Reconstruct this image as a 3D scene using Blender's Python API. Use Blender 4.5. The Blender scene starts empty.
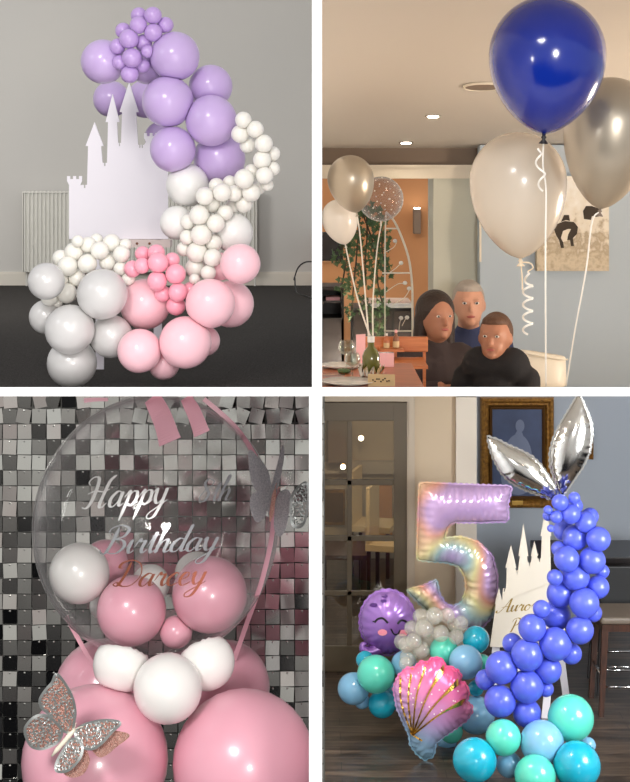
import bpy, bmesh, math, random
import numpy as np
from mathutils import Vector, Matrix, Euler
from mathutils.geometry import delaunay_2d_cdt

random.seed(7)
np.random.seed(7)
PI = math.pi
C = bpy.context.scene.collection
SC = bpy.context.scene

# ------------------------------------------------------------------ camera, world, lights, exposure
F, PX, PY, CZ = 1500.0, 317.0, 185.0, 3.67          # focal length (px), principal point, camera height
cam = bpy.data.cameras.new('camera')
cam.sensor_fit = 'VERTICAL'
cam.sensor_height = 36.0
cam.lens = F / 782 * 36.0
cam.shift_x = -(PX - 315) / 782
cam.shift_y = -(391 - PY) / 782
cam.clip_start = 0.1
cam.clip_end = 200
camo = bpy.data.objects.new('camera', cam)
C.objects.link(camo)
camo.location = (0, 0, CZ)
camo.rotation_euler = (PI / 2, 0, 0)
SC.camera = camo

SC.view_settings.view_transform = 'Standard'
SC.view_settings.look = 'None'
SC.view_settings.gamma = 1
SC.view_settings.exposure = 0.0
SC.view_settings.use_curve_mapping = False


def lin(c):
    return tuple(((v / 255) / 12.92 if v / 255 <= .04045 else ((v / 255 + .055) / 1.055) ** 2.4) for v in c)


world = bpy.data.worlds.new('surroundings')
SC.world = world
world.use_nodes = True
wt = world.node_tree
wt.nodes.clear()


def wn(t, **k):
    n = wt.nodes.new(t)
    for a, b in k.items():
        setattr(n, a, b)
    return n


wo = wn('ShaderNodeOutputWorld')
wb = wn('ShaderNodeBackground')
wb.inputs['Strength'].default_value = 0.72
tc = wn('ShaderNodeTexCoord')
sep = wn('ShaderNodeSeparateXYZ')
wt.links.new(tc.outputs['Generated'], sep.inputs[0])
nz = wn('ShaderNodeTexNoise')
nz.inputs['Scale'].default_value = 9
nz.inputs['Detail'].default_value = 3
wt.links.new(tc.outputs['Generated'], nz.inputs['Vector'])
m1 = wn('ShaderNodeMath', operation='MULTIPLY_ADD')
wt.links.new(nz.outputs['Fac'], m1.inputs[0])
m1.inputs[1].default_value = 0.20
m1.inputs[2].default_value = -0.08
m2 = wn('ShaderNodeMath', operation='ADD')
wt.links.new(sep.outputs['Z'], m2.inputs[0])
wt.links.new(m1.outputs[0], m2.inputs[1])
m2b = wn('ShaderNodeMath', operation='MULTIPLY_ADD')
xa_ = wn('ShaderNodeMath', operation='MINIMUM')
wt.links.new(sep.outputs['X'], xa_.inputs[0])
xa_.inputs[1].default_value = 0.22
xb_ = wn('ShaderNodeMath', operation='MAXIMUM')
wt.links.new(xa_.outputs[0], xb_.inputs[0])
xb_.inputs[1].default_value = -0.22
wt.links.new(xb_.outputs[0], m2b.inputs[0])
m2b.inputs[1].default_value = 0.45
wt.links.new(m2.outputs[0], m2b.inputs[2])
m3 = wn('ShaderNodeMath', operation='MULTIPLY_ADD')
wt.links.new(m2b.outputs[0], m3.inputs[0])
m3.inputs[1].default_value = 0.5
m3.inputs[2].default_value = 0.5
wr = wn('ShaderNodeValToRGB')
e = wr.color_ramp.elements
e[0].position, e[0].color = 0.26, (.006, .006, .007, 1)
e[1].position, e[1].color = 1.0, (.95, .97, 1.0, 1)
for p, c in ((.305, (.02, .02, .022)), (.345, (.16, .155, .15)), (.38, (.50, .49, .47)), (.42, (.80, .80, .76)), (.5, (.80, .80, .78))):
    x = wr.color_ramp.elements.new(p)
    x.color = (*c, 1)
wt.links.new(m3.outputs[0], wr.inputs[0])
# noise-tinted patches put into the world colour for the sequins to reflect
nv = wn('ShaderNodeTexNoise')
nv.inputs['Scale'].default_value = 14
wt.links.new(tc.outputs['Generated'], nv.inputs['Vector'])
cr = wn('ShaderNodeValToRGB')
cr.color_ramp.interpolation = 'CONSTANT'
ee = cr.color_ramp.elements
ee[0].position, ee[0].color = 0.0, (.25, .35, .6, 1)
ee[1].position, ee[1].color = .34, (1, 1, 1, 1)
x = cr.color_ramp.elements.new(.60); x.color = (.8, .42, .46, 1)
x = cr.color_ramp.elements.new(.70); x.color = (.7, .08, .1, 1)
wt.links.new(nv.outputs['Fac'], cr.inputs[0])
mx = wn('ShaderNodeMix', data_type='RGBA', blend_type='MULTIPLY')
mx.inputs['Factor'].default_value = 0.42
wt.links.new(wr.outputs[0], mx.inputs['A'])
wt.links.new(cr.outputs[0], mx.inputs['B'])
wt.links.new(mx.outputs['Result'], wb.inputs[0])
wt.links.new(wb.outputs[0], wo.inputs[0])


def area(name, loc, aim, size, power, col=(1, 1, 1), sy=None, spread=None):
    l = bpy.data.lights.new(name, 'AREA')
    l.energy = power
    l.color = col
    l.size = size
    l.shape = 'DISK'
    if sy:
        l.shape = 'RECTANGLE'
        l.size_y = sy
    if spread:
        l.spread = spread
    o = bpy.data.objects.new(name, l)
    o.location = loc
    o.rotation_euler = (Vector(aim) - Vector(loc)).to_track_quat('-Z', 'Y').to_euler()
    C.objects.link(o)
    return o


def P(px, py, D):
    return Vector(((px - PX) * D / F, D, CZ - (py - PY) * D / F))


# added front and side fills, window light for the upper left room, lights of the others
area('high_front_fill_light', (-2.2, -3.4, CZ + 4.2), (0, 4, CZ - .4), 2.0, 370, (1, .98, .96))  # unseen light added behind the camera to whiten the gutters
area('upper_room_window_light', (-3.6, 4.2, CZ + 1.6), P(170, 170, 7.0), .9, 10, (.92, .96, 1.0))
area('upper_room_wall_wash_light', (-3.3, 9.2, CZ + 1.0), (-.6, 12.5, CZ + .3), 1.2, 60, (1, .97, .93))  # wash added from the left to brighten the back wall
area('upper_room_second_window_light', (-.25, 4.6, CZ + .1), P(170, 230, 7.0), .45, 4, (1, .95, .9), .9)
area('low_front_fill_light', (1.6, -4.2, CZ + .45), (.4, 6, CZ - .3), 1.0, 250, (1, .97, .93))  # frontal fill added for the right and lower rooms
area('dining_room_ceiling_fill_light', (2.7, 5.4, CZ - .62), (.7, 5.2, CZ + .4), .6, 60, (1, .84, .68))  # unseen uplight added to brighten the raked ceiling
area('dining_room_back_light', P(380, 160, 9.5), P(380, 330, 11), .6, 12, (1, .8, .6))
area('shimmer_wall_front_light', (-.9, 1.9, CZ + .1), P(160, 600, 3.9), .3, 8, (1, .98, .95))  # unseen light in front of the bubble to brighten balloons and sequins
_t = area('tube_lamp_light', (-1.28, 3.72, CZ - .60), P(120, 500, 3.9), .03, .5, (1, 1, .97), .45)
area('lounge_window_light', (3.1, 7.4, 1.9), P(470, 640, 10), 1.3, 112, (.93, .97, 1.0))
area('lounge_lamp_light', P(400, 470, 9.4) + Vector((-.2, -.9, .6)), P(420, 660, 10.3), .35, 48, (1, .9, .78))
area('lounge_next_room_light', P(360, 380, 12.6), P(360, 560, 14), .6, 22, (1, .85, .66))


# ------------------------------------------------------------------ materials
def mat(name, col, rough=.5, metal=0, coat=0, bump=None, sss=0, trans=0, noise=None, sheen=0, alpha=1, spec=None):
    m = bpy.data.materials.new(name)
    m.use_nodes = True
    nt = m.node_tree
    b = nt.nodes['Principled BSDF']
    b.inputs['Base Color'].default_value = (*lin(col), 1)
    b.inputs['Roughness'].default_value = rough
    b.inputs['Metallic'].default_value = metal
    b.inputs['Coat Weight'].default_value = coat
    b.inputs['Coat Roughness'].default_value = .12
    b.inputs['Transmission Weight'].default_value = trans
    b.inputs['Alpha'].default_value = alpha
    if spec is not None:
        b.inputs['Specular IOR Level'].default_value = spec
    if sss:
        b.inputs['Subsurface Weight'].default_value = sss
        b.inputs['Subsurface Radius'].default_value = (.05, .04, .04)
        b.inputs['Subsurface Scale'].default_value = .3
    if noise:                                   # (scale, second colour, amount)
        t = nt.nodes.new('ShaderNodeTexCoord')
        n = nt.nodes.new('ShaderNodeTexNoise')
        n.inputs['Scale'].default_value = noise[0]
        n.inputs['Detail'].default_value = 5
        nt.links.new(t.outputs['Object'], n.inputs['Vector'])
        r = nt.nodes.new('ShaderNodeValToRGB')
        r.color_ramp.elements[0].position = .5 - noise[2] / 2
        r.color_ramp.elements[1].position = .5 + noise[2] / 2
        r.color_ramp.elements[0].color = (*lin(col), 1)
        r.color_ramp.elements[1].color = (*lin(noise[1]), 1)
        nt.links.new(n.outputs['Fac'], r.inputs[0])
        nt.links.new(r.outputs[0], b.inputs['Base Color'])
    if bump:                                    # (scale, strength)
        t = nt.nodes.new('ShaderNodeTexCoord')
        n = nt.nodes.new('ShaderNodeTexNoise')
        n.inputs['Scale'].default_value = bump[0]
        n.inputs['Detail'].default_value = 4
        nt.links.new(t.outputs['Object'], n.inputs['Vector'])
        bp = nt.nodes.new('ShaderNodeBump')
        bp.inputs['Strength'].default_value = bump[1]
        bp.inputs['Distance'].default_value = .01
        nt.links.new(n.outputs['Fac'], bp.inputs['Height'])
        nt.links.new(bp.outputs[0], b.inputs['Normal'])
    return m


def film(name, tint=(255, 255, 255), base=.04, edge=.75, rough=.03, body=0.0, bodycol=(255, 255, 255), power=4.0, haze=0.0):
    """thin clear plastic: see-through with Fresnel-like reflection, optionally a little milky"""
    m = bpy.data.materials.new(name)
    m.use_nodes = True
    nt = m.node_tree
    nt.nodes.clear()
    o = nt.nodes.new('ShaderNodeOutputMaterial')
    tr = nt.nodes.new('ShaderNodeBsdfTransparent')
    tr.inputs[0].default_value = (*lin(tint), 1)
    gl = nt.nodes.new('ShaderNodeBsdfGlossy')
    gl.inputs['Roughness'].default_value = rough
    lw = nt.nodes.new('ShaderNodeLayerWeight')
    lw.inputs['Blend'].default_value = .5
    pw = nt.nodes.new('ShaderNodeMath')
    pw.operation = 'POWER'
    pw.inputs[1].default_value = power
    nt.links.new(lw.outputs['Facing'], pw.inputs[0])
    ma = nt.nodes.new('ShaderNodeMath')
    ma.operation = 'MULTIPLY_ADD'
    nt.links.new(pw.outputs[0], ma.inputs[0])
    ma.inputs[1].default_value = edge
    ma.inputs[2].default_value = base
    mixs = nt.nodes.new('ShaderNodeMixShader')
    nt.links.new(ma.outputs[0], mixs.inputs[0])
    src = tr
    if body:
        df = nt.nodes.new('ShaderNodeBsdfDiffuse')
        df.inputs[0].default_value = (*lin(bodycol), 1)
        mb = nt.nodes.new('ShaderNodeMixShader')
        mb.inputs[0].default_value = body
        nt.links.new(tr.outputs[0], mb.inputs[1])
        nt.links.new(df.outputs[0], mb.inputs[2])
        src = mb
    nt.links.new(src.outputs[0], mixs.inputs[1])
    top = gl
    if haze:
        dh = nt.nodes.new('ShaderNodeBsdfDiffuse')
        top = nt.nodes.new('ShaderNodeMixShader')
        top.inputs[0].default_value = haze
        nt.links.new(gl.outputs[0], top.inputs[1])
        nt.links.new(dh.outputs[0], top.inputs[2])
    nt.links.new(top.outputs[0], mixs.inputs[2])
    nt.links.new(mixs.outputs[0], o.inputs[0])
    return m


def ramp_mat(name, stops, coord='Object', axis='Z', rough=.3, metal=0, scale=1.0, offset=0.0, rot=None, coat=0, noise=0.0, nscale=5, detail=0):
    m = bpy.data.materials.new(name)
    m.use_nodes = True
    nt = m.node_tree
    b = nt.nodes['Principled BSDF']
    b.inputs['Roughness'].default_value = rough
    b.inputs['Metallic'].default_value = metal
    b.inputs['Coat Weight'].default_value = coat
    t = nt.nodes.new('ShaderNodeTexCoord')
    mp = nt.nodes.new('ShaderNodeMapping')
    if rot:
        mp.inputs['Rotation'].default_value = rot
    nt.links.new(t.outputs[coord], mp.inputs['Vector'])
    s = nt.nodes.new('ShaderNodeSeparateXYZ')
    nt.links.new(mp.outputs[0], s.inputs[0])
    ma = nt.nodes.new('ShaderNodeMath')
    ma.operation = 'MULTIPLY_ADD'
    nt.links.new(s.outputs[axis], ma.inputs[0])
    ma.inputs[1].default_value = scale
    ma.inputs[2].default_value = offset
    last = ma
    if noise:
        n = nt.nodes.new('ShaderNodeTexNoise')
        n.inputs['Scale'].default_value = nscale
        n.inputs['Detail'].default_value = detail
        nt.links.new(t.outputs[coord], n.inputs['Vector'])
        m2 = nt.nodes.new('ShaderNodeMath')
        m2.operation = 'MULTIPLY_ADD'
        nt.links.new(n.outputs['Fac'], m2.inputs[0])
        m2.inputs[1].default_value = noise
        nt.links.new(ma.outputs[0], m2.inputs[2])
        last = m2
    r = nt.nodes.new('ShaderNodeValToRGB')
    el = r.color_ramp.elements
    el[0].position, el[0].color = stops[0][0], (*lin(stops[0][1]), 1)
    el[1].position, el[1].color = stops[-1][0], (*lin(stops[-1][1]), 1)
    for p, c in stops[1:-1]:
        q = el.new(p)
        q.color = (*lin(c), 1)
    nt.links.new(last.outputs[0], r.inputs[0])
    nt.links.new(r.outputs[0], b.inputs['Base Color'])
    return m


def wood_mat(name, c1, c2, rough=.4, sc=(2, 30, 30), plank=None):
    m = bpy.data.materials.new(name)
    m.use_nodes = True
    nt = m.node_tree
    b = nt.nodes['Principled BSDF']
    b.inputs['Roughness'].default_value = rough
    t = nt.nodes.new('ShaderNodeTexCoord')
    mp = nt.nodes.new('ShaderNodeMapping')
    mp.inputs['Scale'].default_value = sc
    nt.links.new(t.outputs['Object'], mp.inputs['Vector'])
    n = nt.nodes.new('ShaderNodeTexNoise')
    n.inputs['Scale'].default_value = 1.5
    n.inputs['Detail'].default_value = 6
    n.inputs['Distortion'].default_value = 1.2
    nt.links.new(mp.outputs[0], n.inputs['Vector'])
    r = nt.nodes.new('ShaderNodeValToRGB')
    r.color_ramp.elements[0].position = .35
    r.color_ramp.elements[1].position = .68
    r.color_ramp.elements[0].color = (*lin(c1), 1)
    r.color_ramp.elements[1].color = (*lin(c2), 1)
    nt.links.new(n.outputs['Fac'], r.inputs[0])
    src = r.outputs[0]
    if plank:
        br = nt.nodes.new('ShaderNodeTexBrick')
        br.inputs['Scale'].default_value = 1
        br.inputs['Brick Width'].default_value = plank[0]
        br.inputs['Row Height'].default_value = plank[1]
        br.inputs['Mortar Size'].default_value = .0025
        br.inputs['Color1'].default_value = (1, 1, 1, 1)
        br.inputs['Color2'].default_value = (.6, .6, .6, 1)
        br.inputs['Mortar'].default_value = (.15, .15, .15, 1)
        nt.links.new(t.outputs['Object'], br.inputs['Vector'])
        mm = nt.nodes.new('ShaderNodeMix')
        mm.data_type = 'RGBA'
        mm.blend_type = 'MULTIPLY'
        mm.inputs['Factor'].default_value = 1
        nt.links.new(src, mm.inputs['A'])
        nt.links.new(br.outputs['Color'], mm.inputs['B'])
        src = mm.outputs['Result']
    nt.links.new(src, b.inputs['Base Color'])
    return m


M = {}
M['white'] = mat('white_paint', (252, 252, 252), .8)
M['wallgrey'] = mat('grey_wall_paint', (184, 181, 175), .85, bump=(60, .05), noise=(.7, (178, 176, 172), .6))
M['carpet'] = mat('dark_carpet', (42, 40, 38), .95, bump=(200, .8), noise=(130, (74, 71, 68), .4), spec=.1)
M['skirt'] = mat('cream_gloss_paint', (196, 190, 178), .45)
M['radiator'] = mat('radiator_enamel', (200, 198, 190), .35)
M['board'] = mat('white_foamboard', (240, 236, 242), .6)
M['signboard'] = mat('cream_sign_board', (212, 203, 188), .6)
M['ledge'] = mat('blush_white_paint', (226, 208, 202), .6)
M['black'] = mat('black_plastic', (20, 20, 21), .45)
M['knobbrown'] = mat('brown_knob', (130, 80, 55), .4)
LX = dict(rough=.3, coat=.35, sss=.12)
M['lilac'] = mat('lilac_latex', (198, 172, 220), **LX)
M['lilac_s'] = mat('lilac_small_latex', (190, 158, 216), **LX)
M['pearl'] = mat('pearl_white_latex', (240, 238, 234), .3, metal=.04, coat=.4, sss=.1)
M['ivory'] = mat('ivory_white_latex', (238, 235, 226), .3, coat=.3, sss=.12)
M['silverpearl'] = mat('silver_pearl_latex', (206, 204, 202), .32, metal=.08, coat=.4)
M['pink'] = mat('light_pink_latex', (250, 200, 209), **LX)
M['pink_s'] = mat('mid_pink_latex', (250, 170, 188), **LX)
M['bpink'] = mat('rosy_pink_latex', (230, 168, 184), **LX)
M['blue'] = mat('royal_blue_latex', (16, 44, 150), .16, coat=.6)
M['silver'] = mat('silver_latex', (184, 174, 158), .32, metal=.6, coat=.3)
M['champagne'] = mat('clear_white_latex', (226, 214, 198), .26, coat=.5, alpha=.86, sss=.05)
M['hwhite'] = mat('white_helium_latex', (236, 230, 222), .3, coat=.4)
M['peri'] = mat('periwinkle_latex', (84, 98, 214), .32, coat=.3, sss=.08)
M['teal'] = mat('teal_latex', (22, 172, 200), .25, coat=.5)
M['mint'] = mat('mint_latex', (92, 216, 190), .25, coat=.5)
M['sky'] = mat('sky_blue_latex', (130, 186, 222), .25, coat=.5)
M['bubble'] = film('clear_bubble_film', base=.02, edge=1.1, power=5.0, haze=.35)
M['cbubble'] = film('milky_clear_latex', tint=(246, 244, 238), base=.06, edge=.55, rough=.12, body=.19, bodycol=(250, 250, 244))
M['glass'] = film('clear_glass', tint=(240, 244, 240), base=.07, edge=.9, power=2.2)
M['smallbubble'] = film('small_bubble_film', tint=(236, 236, 242), base=.07, edge=1.1, power=2.6, haze=.5)
M['pane'] = film('door_glass', tint=(226, 224, 216), base=.05, edge=.5, rough=.02)
M['ribbon'] = mat('white_ribbon', (240, 236, 228), .4)
M['cream_ribbon'] = mat('cream_ribbon', (232, 214, 186), .4)
M['pinkribbon'] = mat('pink_satin_ribbon', (236, 178, 192), .4, bump=(60, .1))
M['ceil'] = mat('ceiling_paint', (206, 198, 188), .6)
M['bulkhead'] = mat('taupe_bulkhead_paint', (128, 112, 98), .8)
M['cornice'] = mat('cream_cornice_paint', (226, 216, 198), .6)
M['bluewall'] = mat('pale_blue_wall_paint', (180, 192, 202), .8)
M['pilaster'] = mat('sage_wall_paint', (198, 198, 184), .8)
M['orangewall'] = mat('warm_ochre_wall', (204, 152, 106), .8, noise=(1.3, (180, 124, 80), .6))
M['chrome'] = mat('polished_metal', (220, 220, 220), .12, metal=1)
M['darkcab'] = mat('dark_brown_cabinet', (34, 24, 20), .5)
M['tablewood'] = wood_mat('orange_table_wood', (158, 82, 46), (196, 116, 72), .3)
M['benchwood'] = wood_mat('orange_bench_wood', (176, 96, 48), (206, 128, 74), .4)
M['leaf'] = mat('ivy_leaf', (48, 78, 40), .45, noise=(8, (84, 112, 64), .5))
M['stem'] = mat('ivy_stem', (70, 60, 38), .7)
M['whitemetal'] = mat('white_metal', (236, 228, 212), .4)
M['china'] = mat('white_china', (236, 234, 230), .2, coat=.5)
M['pinkpaper'] = mat('pink_paper', (236, 178, 180), .7)
M['kraft'] = mat('kraft_card', (206, 180, 138), .8)
M['ink'] = mat('dark_ink', (62, 52, 42), .8)
M['greenglass'] = mat('green_bottle_glass', (96, 96, 40), .08, coat=.5)
M['silverfoil'] = mat('silver_foil', (222, 220, 216), .13, metal=1, bump=(14, .08))
M['cleather'] = mat('cream_leather', (230, 222, 206), .4, bump=(120, .05))
M['skin'] = mat('skin', (212, 158, 132), .5, sss=.1)
M['skin2'] = mat('tanned_skin', (176, 122, 96), .5, sss=.1)
M['hairdark'] = mat('dark_brown_hair', (48, 34, 28), .5, bump=(90, .5))
M['hairgrey'] = mat('grey_hair', (178, 168, 158), .55, bump=(90, .5))
M['hairbrown'] = mat('brown_hair', (92, 62, 44), .55, bump=(90, .5))
M['navycloth'] = mat('navy_cloth', (52, 62, 98), .85, bump=(200, .2))
M['blackcloth'] = mat('black_cloth', (28, 27, 31), .85, bump=(200, .2))
M['darkcloth'] = mat('dark_brown_cloth', (58, 46, 46), .85, bump=(200, .2))
M['eye'] = mat('eye_white', (235, 232, 226), .2)
M['lip'] = mat('lip', (176, 98, 90), .5)
M['sequin'] = mat('mirror_sequin', (226, 225, 220), .1, metal=1)
M['grid'] = mat('grey_plastic_grid', (112, 112, 108), .5)
M['vinyl'] = mat('silver_vinyl', (244, 244, 242), .25, metal=.35)
M['vinyldark'] = mat('mirror_grey_vinyl', (176, 178, 182), .25, metal=.5)
M['rosevinyl'] = mat('rose_gold_vinyl', (222, 138, 112), .25, metal=.7)
M['rosegold'] = mat('rose_gold_glitter', (216, 150, 134), .4, metal=.6, bump=(400, .8), noise=(300, (250, 205, 190), .3))
M['silverglitter'] = mat('silver_glitter', (176, 176, 182), .4, metal=.6, bump=(400, .8), noise=(300, (216, 214, 216), .3))
M['filigree'] = mat('silver_filigree', (206, 210, 208), .28, metal=.7)
M['ivorybody'] = mat('ivory_paper', (244, 236, 216), .5)
M['plank'] = wood_mat('dark_plank_floor', (54, 43, 35), (112, 94, 78), .3, (1.2, 18, 1), (1.3, .13))
M['doorpaint'] = mat('olive_brown_door_paint', (84, 72, 54), .45)
M['architrave'] = mat('stone_gloss_paint', (176, 162, 144), .5)
M['beigewall'] = mat('beige_wall_paint', (186, 168, 144), .85)
M['lightpillar'] = mat('pale_beige_paint', (206, 196, 182), .8)
M['loungewall'] = mat('blue_grey_wall_paint', (166, 174, 184), .85)
M['brass'] = mat('brass', (190, 150, 80), .3, metal=1)
M['gilt'] = mat('gilt_wood', (178, 130, 60), .38, metal=.5, bump=(70, .5), noise=(40, (96, 64, 26), .5))
M['liner'] = mat('dark_gold_liner', (110, 78, 40), .5, metal=.4)
M['darkwood'] = wood_mat('dark_stained_wood', (46, 26, 18), (78, 46, 32), .35, (30, 30, 3))
M['blackwood'] = mat('black_stained_wood', (26, 20, 20), .3)
M['taupe'] = mat('taupe_leather', (112, 100, 88), .5, bump=(90, .1))
M['gold'] = mat('gold_vinyl', (150, 124, 62), .35, metal=.5)
M['goldfoil'] = mat('gold_foil', (226, 178, 84), .2, metal=1, bump=(50, .3))
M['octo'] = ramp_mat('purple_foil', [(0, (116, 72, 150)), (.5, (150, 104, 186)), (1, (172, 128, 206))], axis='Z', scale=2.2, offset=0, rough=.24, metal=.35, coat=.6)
M['cheek'] = mat('cheek_pink', (250, 152, 170), .4)
M['spot'] = mat('deep_purple_print', (84, 40, 122), .4)
M['inkblack'] = mat('black_print', (22, 18, 26), .4)
M['five'] = ramp_mat('pastel_rainbow_foil', [(0, (206, 168, 206)), (.13, (168, 198, 190)), (.26, (228, 216, 160)), (.38, (228, 168, 150)), (.5, (186, 160, 212)), (.62, (164, 194, 196)), (.74, (232, 222, 164)), (.87, (230, 170, 150)), (1, (196, 164, 210))],
                     axis='X', scale=1.1, offset=-.1, rot=(0, .7, 0), rough=.24, metal=.25, coat=.6, noise=1.15, nscale=2.6)
M['shell'] = ramp_mat('pink_to_blue_foil', [(0, (150, 205, 232)), (.18, (160, 196, 230)), (.42, (206, 160, 212)), (.7, (244, 122, 172)), (1, (246, 82, 146))], axis='Z', scale=1.5, offset=.02, rot=(0, -.45, 0), rough=.26, metal=.3, coat=.5)
M['portrait'] = mat('dark_blue_canvas', (58, 74, 112), .55, noise=(5, (40, 52, 84), .5))
M['palepaint'] = mat('pale_oil_paint', (104, 114, 140), .6)
M['hotlamp'] = bpy.data.materials.new('lamp_glow')
M['hotlamp'].use_nodes = True
_b = M['hotlamp'].node_tree.nodes['Principled BSDF']
_b.inputs['Emission Color'].default_value = (1, .9, .75, 1)
_b.inputs['Emission Strength'].default_value = 14


# ------------------------------------------------------------------ builders
def link(name, me, m=None, parent=None, smooth=True):
    if m is not None:
        me.materials.append(m)
    if smooth:
        for p in me.polygons:
            p.use_smooth = True
    o = bpy.data.objects.new(name, me)
    C.objects.link(o)
    if parent is not None:
        o.parent = parent
    return o


def tag(o, label, cat, group=None):
    o['label'] = label
    o['category'] = cat
    if group:
        o['group'] = group
    return o


def empty(name, loc, label, cat, group=None):
    o = bpy.data.objects.new(name, None)
    o.location = loc
    o.empty_display_size = .05
    C.objects.link(o)
    return tag(o, label, cat, group)


class MB:
    """collects shapes (world coordinates) into one mesh"""

    def __init__(s):
        s.v, s.f = [], []

    def add(s, vs, fs):
        b = len(s.v)
        s.v += [tuple(v) for v in vs]
        s.f += [tuple(b + i for i in f) for f in fs]
        return s

    def box(s, lo, hi):
        x0, y0, z0 = lo
        x1, y1, z1 = hi
        x0, x1 = min(x0, x1), max(x0, x1)
        y0, y1 = min(y0, y1), max(y0, y1)
        z0, z1 = min(z0, z1), max(z0, z1)
        return s.add([(x0, y0, z0), (x1, y0, z0), (x1, y1, z0), (x0, y1, z0), (x0, y0, z1), (x1, y0, z1), (x1, y1, z1), (x0, y1, z1)],
                     [(0, 3, 2, 1), (4, 5, 6, 7), (0, 1, 5, 4), (1, 2, 6, 5), (2, 3, 7, 6), (3, 0, 4, 7)])

    def pbox(s, x0, y0, x1, y1, D, t):
        """box whose front face covers pixels x0..x1, y0..y1 at distance D, thickness t backwards"""
        a, b = P(x0, y1, D), P(x1, y0, D)
        return s.box((a.x, D, a.z), (b.x, D + t, b.z))

    def prism(s, pts, n, t):
        """polygon pts (Vectors, one plane) extruded by t along n"""
        k = len(pts)
        n = Vector(n)
        vs = list(pts) + [p + n * t for p in pts]
        return s.add(vs, [tuple(range(k)), tuple(range(2 * k - 1, k - 1, -1))] + [(i, i + k, (i + 1) % k + k, (i + 1) % k) for i in range(k)])

    def tube(s, pts, r, n=8, cap=True):
        pts = [Vector(p) for p in pts]
        rs = r if isinstance(r, (list, tuple)) else [r] * len(pts)
        vs, fs = [], []
        prev = None
        for i, p in enumerate(pts):
            d = (pts[min(i + 1, len(pts) - 1)] - pts[max(i - 1, 0)])
            if d.length < 1e-9:
                d = Vector((0, 0, 1))
            d.normalize()
            if prev is None:
                a = d.cross(Vector((0, 1, 0)))
                if a.length < .1:
                    a = d.cross(Vector((1, 0, 0)))
            else:
                a = prev - d * prev.dot(d)
            a.normalize()
            prev = a
            b = d.cross(a)
            for k in range(n):
                t = 2 * PI * k / n
                vs.append(p + (a * math.cos(t) + b * math.sin(t)) * rs[i])
        for i in range(len(pts) - 1):
            for k in range(n):
                fs.append((i * n + k, i * n + (k + 1) % n, (i + 1) * n + (k + 1) % n, (i + 1) * n + k))
        if cap:
            fs.append(tuple(range(n - 1, -1, -1)))
            fs.append(tuple((len(pts) - 1) * n + k for k in range(n)))
        return s.add(vs, fs)

    def lathe(s, prof, loc, n=28, axis=None):
        """prof: (radius, height) list, revolved about axis (default +Z) at loc"""
        q = Vector((0, 0, 1)).rotation_difference(Vector(axis).normalized()) if axis is not None else None
        vs, fs = [], []
        for r, h in prof:
            for k in range(n):
                t = 2 * PI * k / n
                v = Vector((r * math.cos(t), r * math.sin(t), h))
                if q:
                    v = q @ v
                vs.append(v + Vector(loc))
        for i in range(len(prof) - 1):
            for k in range(n):
                fs.append((i * n + k, i * n + (k + 1) % n, (i + 1) * n + (k + 1) % n, (i + 1) * n + k))
        if prof[0][0] > 1e-6:
            fs.append(tuple(range(n - 1, -1, -1)))
        if prof[-1][0] > 1e-6:
            fs.append(tuple((len(prof) - 1) * n + k for k in range(n)))
        return s.add(vs, fs)

    def ell(s, c, r, n=20, m=14, rot=None):
        vs, fs = [], []
        c = Vector(c)
        if not hasattr(r, '__len__'):
            r = (r, r, r)
        for i in range(m + 1):
            a = PI * i / m
            for k in range(n):
                t = 2 * PI * k / n
                v = Vector((r[0] * math.sin(a) * math.cos(t), r[1] * math.sin(a) * math.sin(t), r[2] * math.cos(a)))
                if rot is not None:
                    v = rot @ v
                vs.append(c + v)
        for i in range(m):
            for k in range(n):
                fs.append((i * n + k, (i + 1) * n + k, (i + 1) * n + (k + 1) % n, i * n + (k + 1) % n))
        return s.add(vs, fs)

    def cone(s, a, b, ra, rb, n=16):
        """tapered limb with ball ends"""
        s.tube([a, b], [ra, rb], n)
        s.ell(a, ra, n, 10)
        s.ell(b, rb, n, 10)
        return s

    def build(s, name, m, parent=None, smooth=False, bevel=0, origin=None, weld=False):
        me = bpy.data.meshes.new(name)
        pl = None
        if parent is not None:
            pl = parent
            off = Vector((0, 0, 0))
            q = parent
            while q is not None:
                off += q.location
                q = q.parent
        elif origin is not None:
            off = Vector(origin)
        else:
            xs = np.array(s.v)
            lo, hi = xs.min(0), xs.max(0)
            off = Vector(((lo[0] + hi[0]) / 2, (lo[1] + hi[1]) / 2, lo[2]))
        me.from_pydata([(v[0] - off.x, v[1] - off.y, v[2] - off.z) for v in s.v], [], s.f)
        bm = bmesh.new()
        bm.from_mesh(me)
        bmesh.ops.remove_doubles(bm, verts=bm.verts, dist=1e-6)
        bmesh.ops.recalc_face_normals(bm, faces=bm.faces)
        bm.to_mesh(me)
        bm.free()
        o = link(name, me, m, pl, smooth)
        if pl is None:
            o.location = off
        if bevel:
            md = o.modifiers.new('bevel', 'BEVEL')
            md.width = bevel
            md.segments = 2
            md.limit_method = 'ANGLE'
        return o


def structure(o):
    o['kind'] = 'structure'
    return o


def cat(pts, n=10, closed=False):
    """Catmull-Rom through the points"""
    pts = [np.array(p, float) for p in pts]
    out = []
    N = len(pts)
    for i in range(N if closed else N - 1):
        if closed:
            p0, p1, p2, p3 = pts[i - 1], pts[i], pts[(i + 1) % N], pts[(i + 2) % N]
        else:
            p0, p1, p2, p3 = pts[max(i - 1, 0)], pts[i], pts[i + 1], pts[min(i + 2, N - 1)]
        for k in range(n):
            t = k / n
            out.append(.5 * ((2 * p1) + (-p0 + p2) * t + (2 * p0 - 5 * p1 + 4 * p2 - p3) * t * t + (-p0 + 3 * p1 - 3 * p2 + p3) * t ** 3))
    if not closed:
        out.append(pts[-1])
    return out


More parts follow.
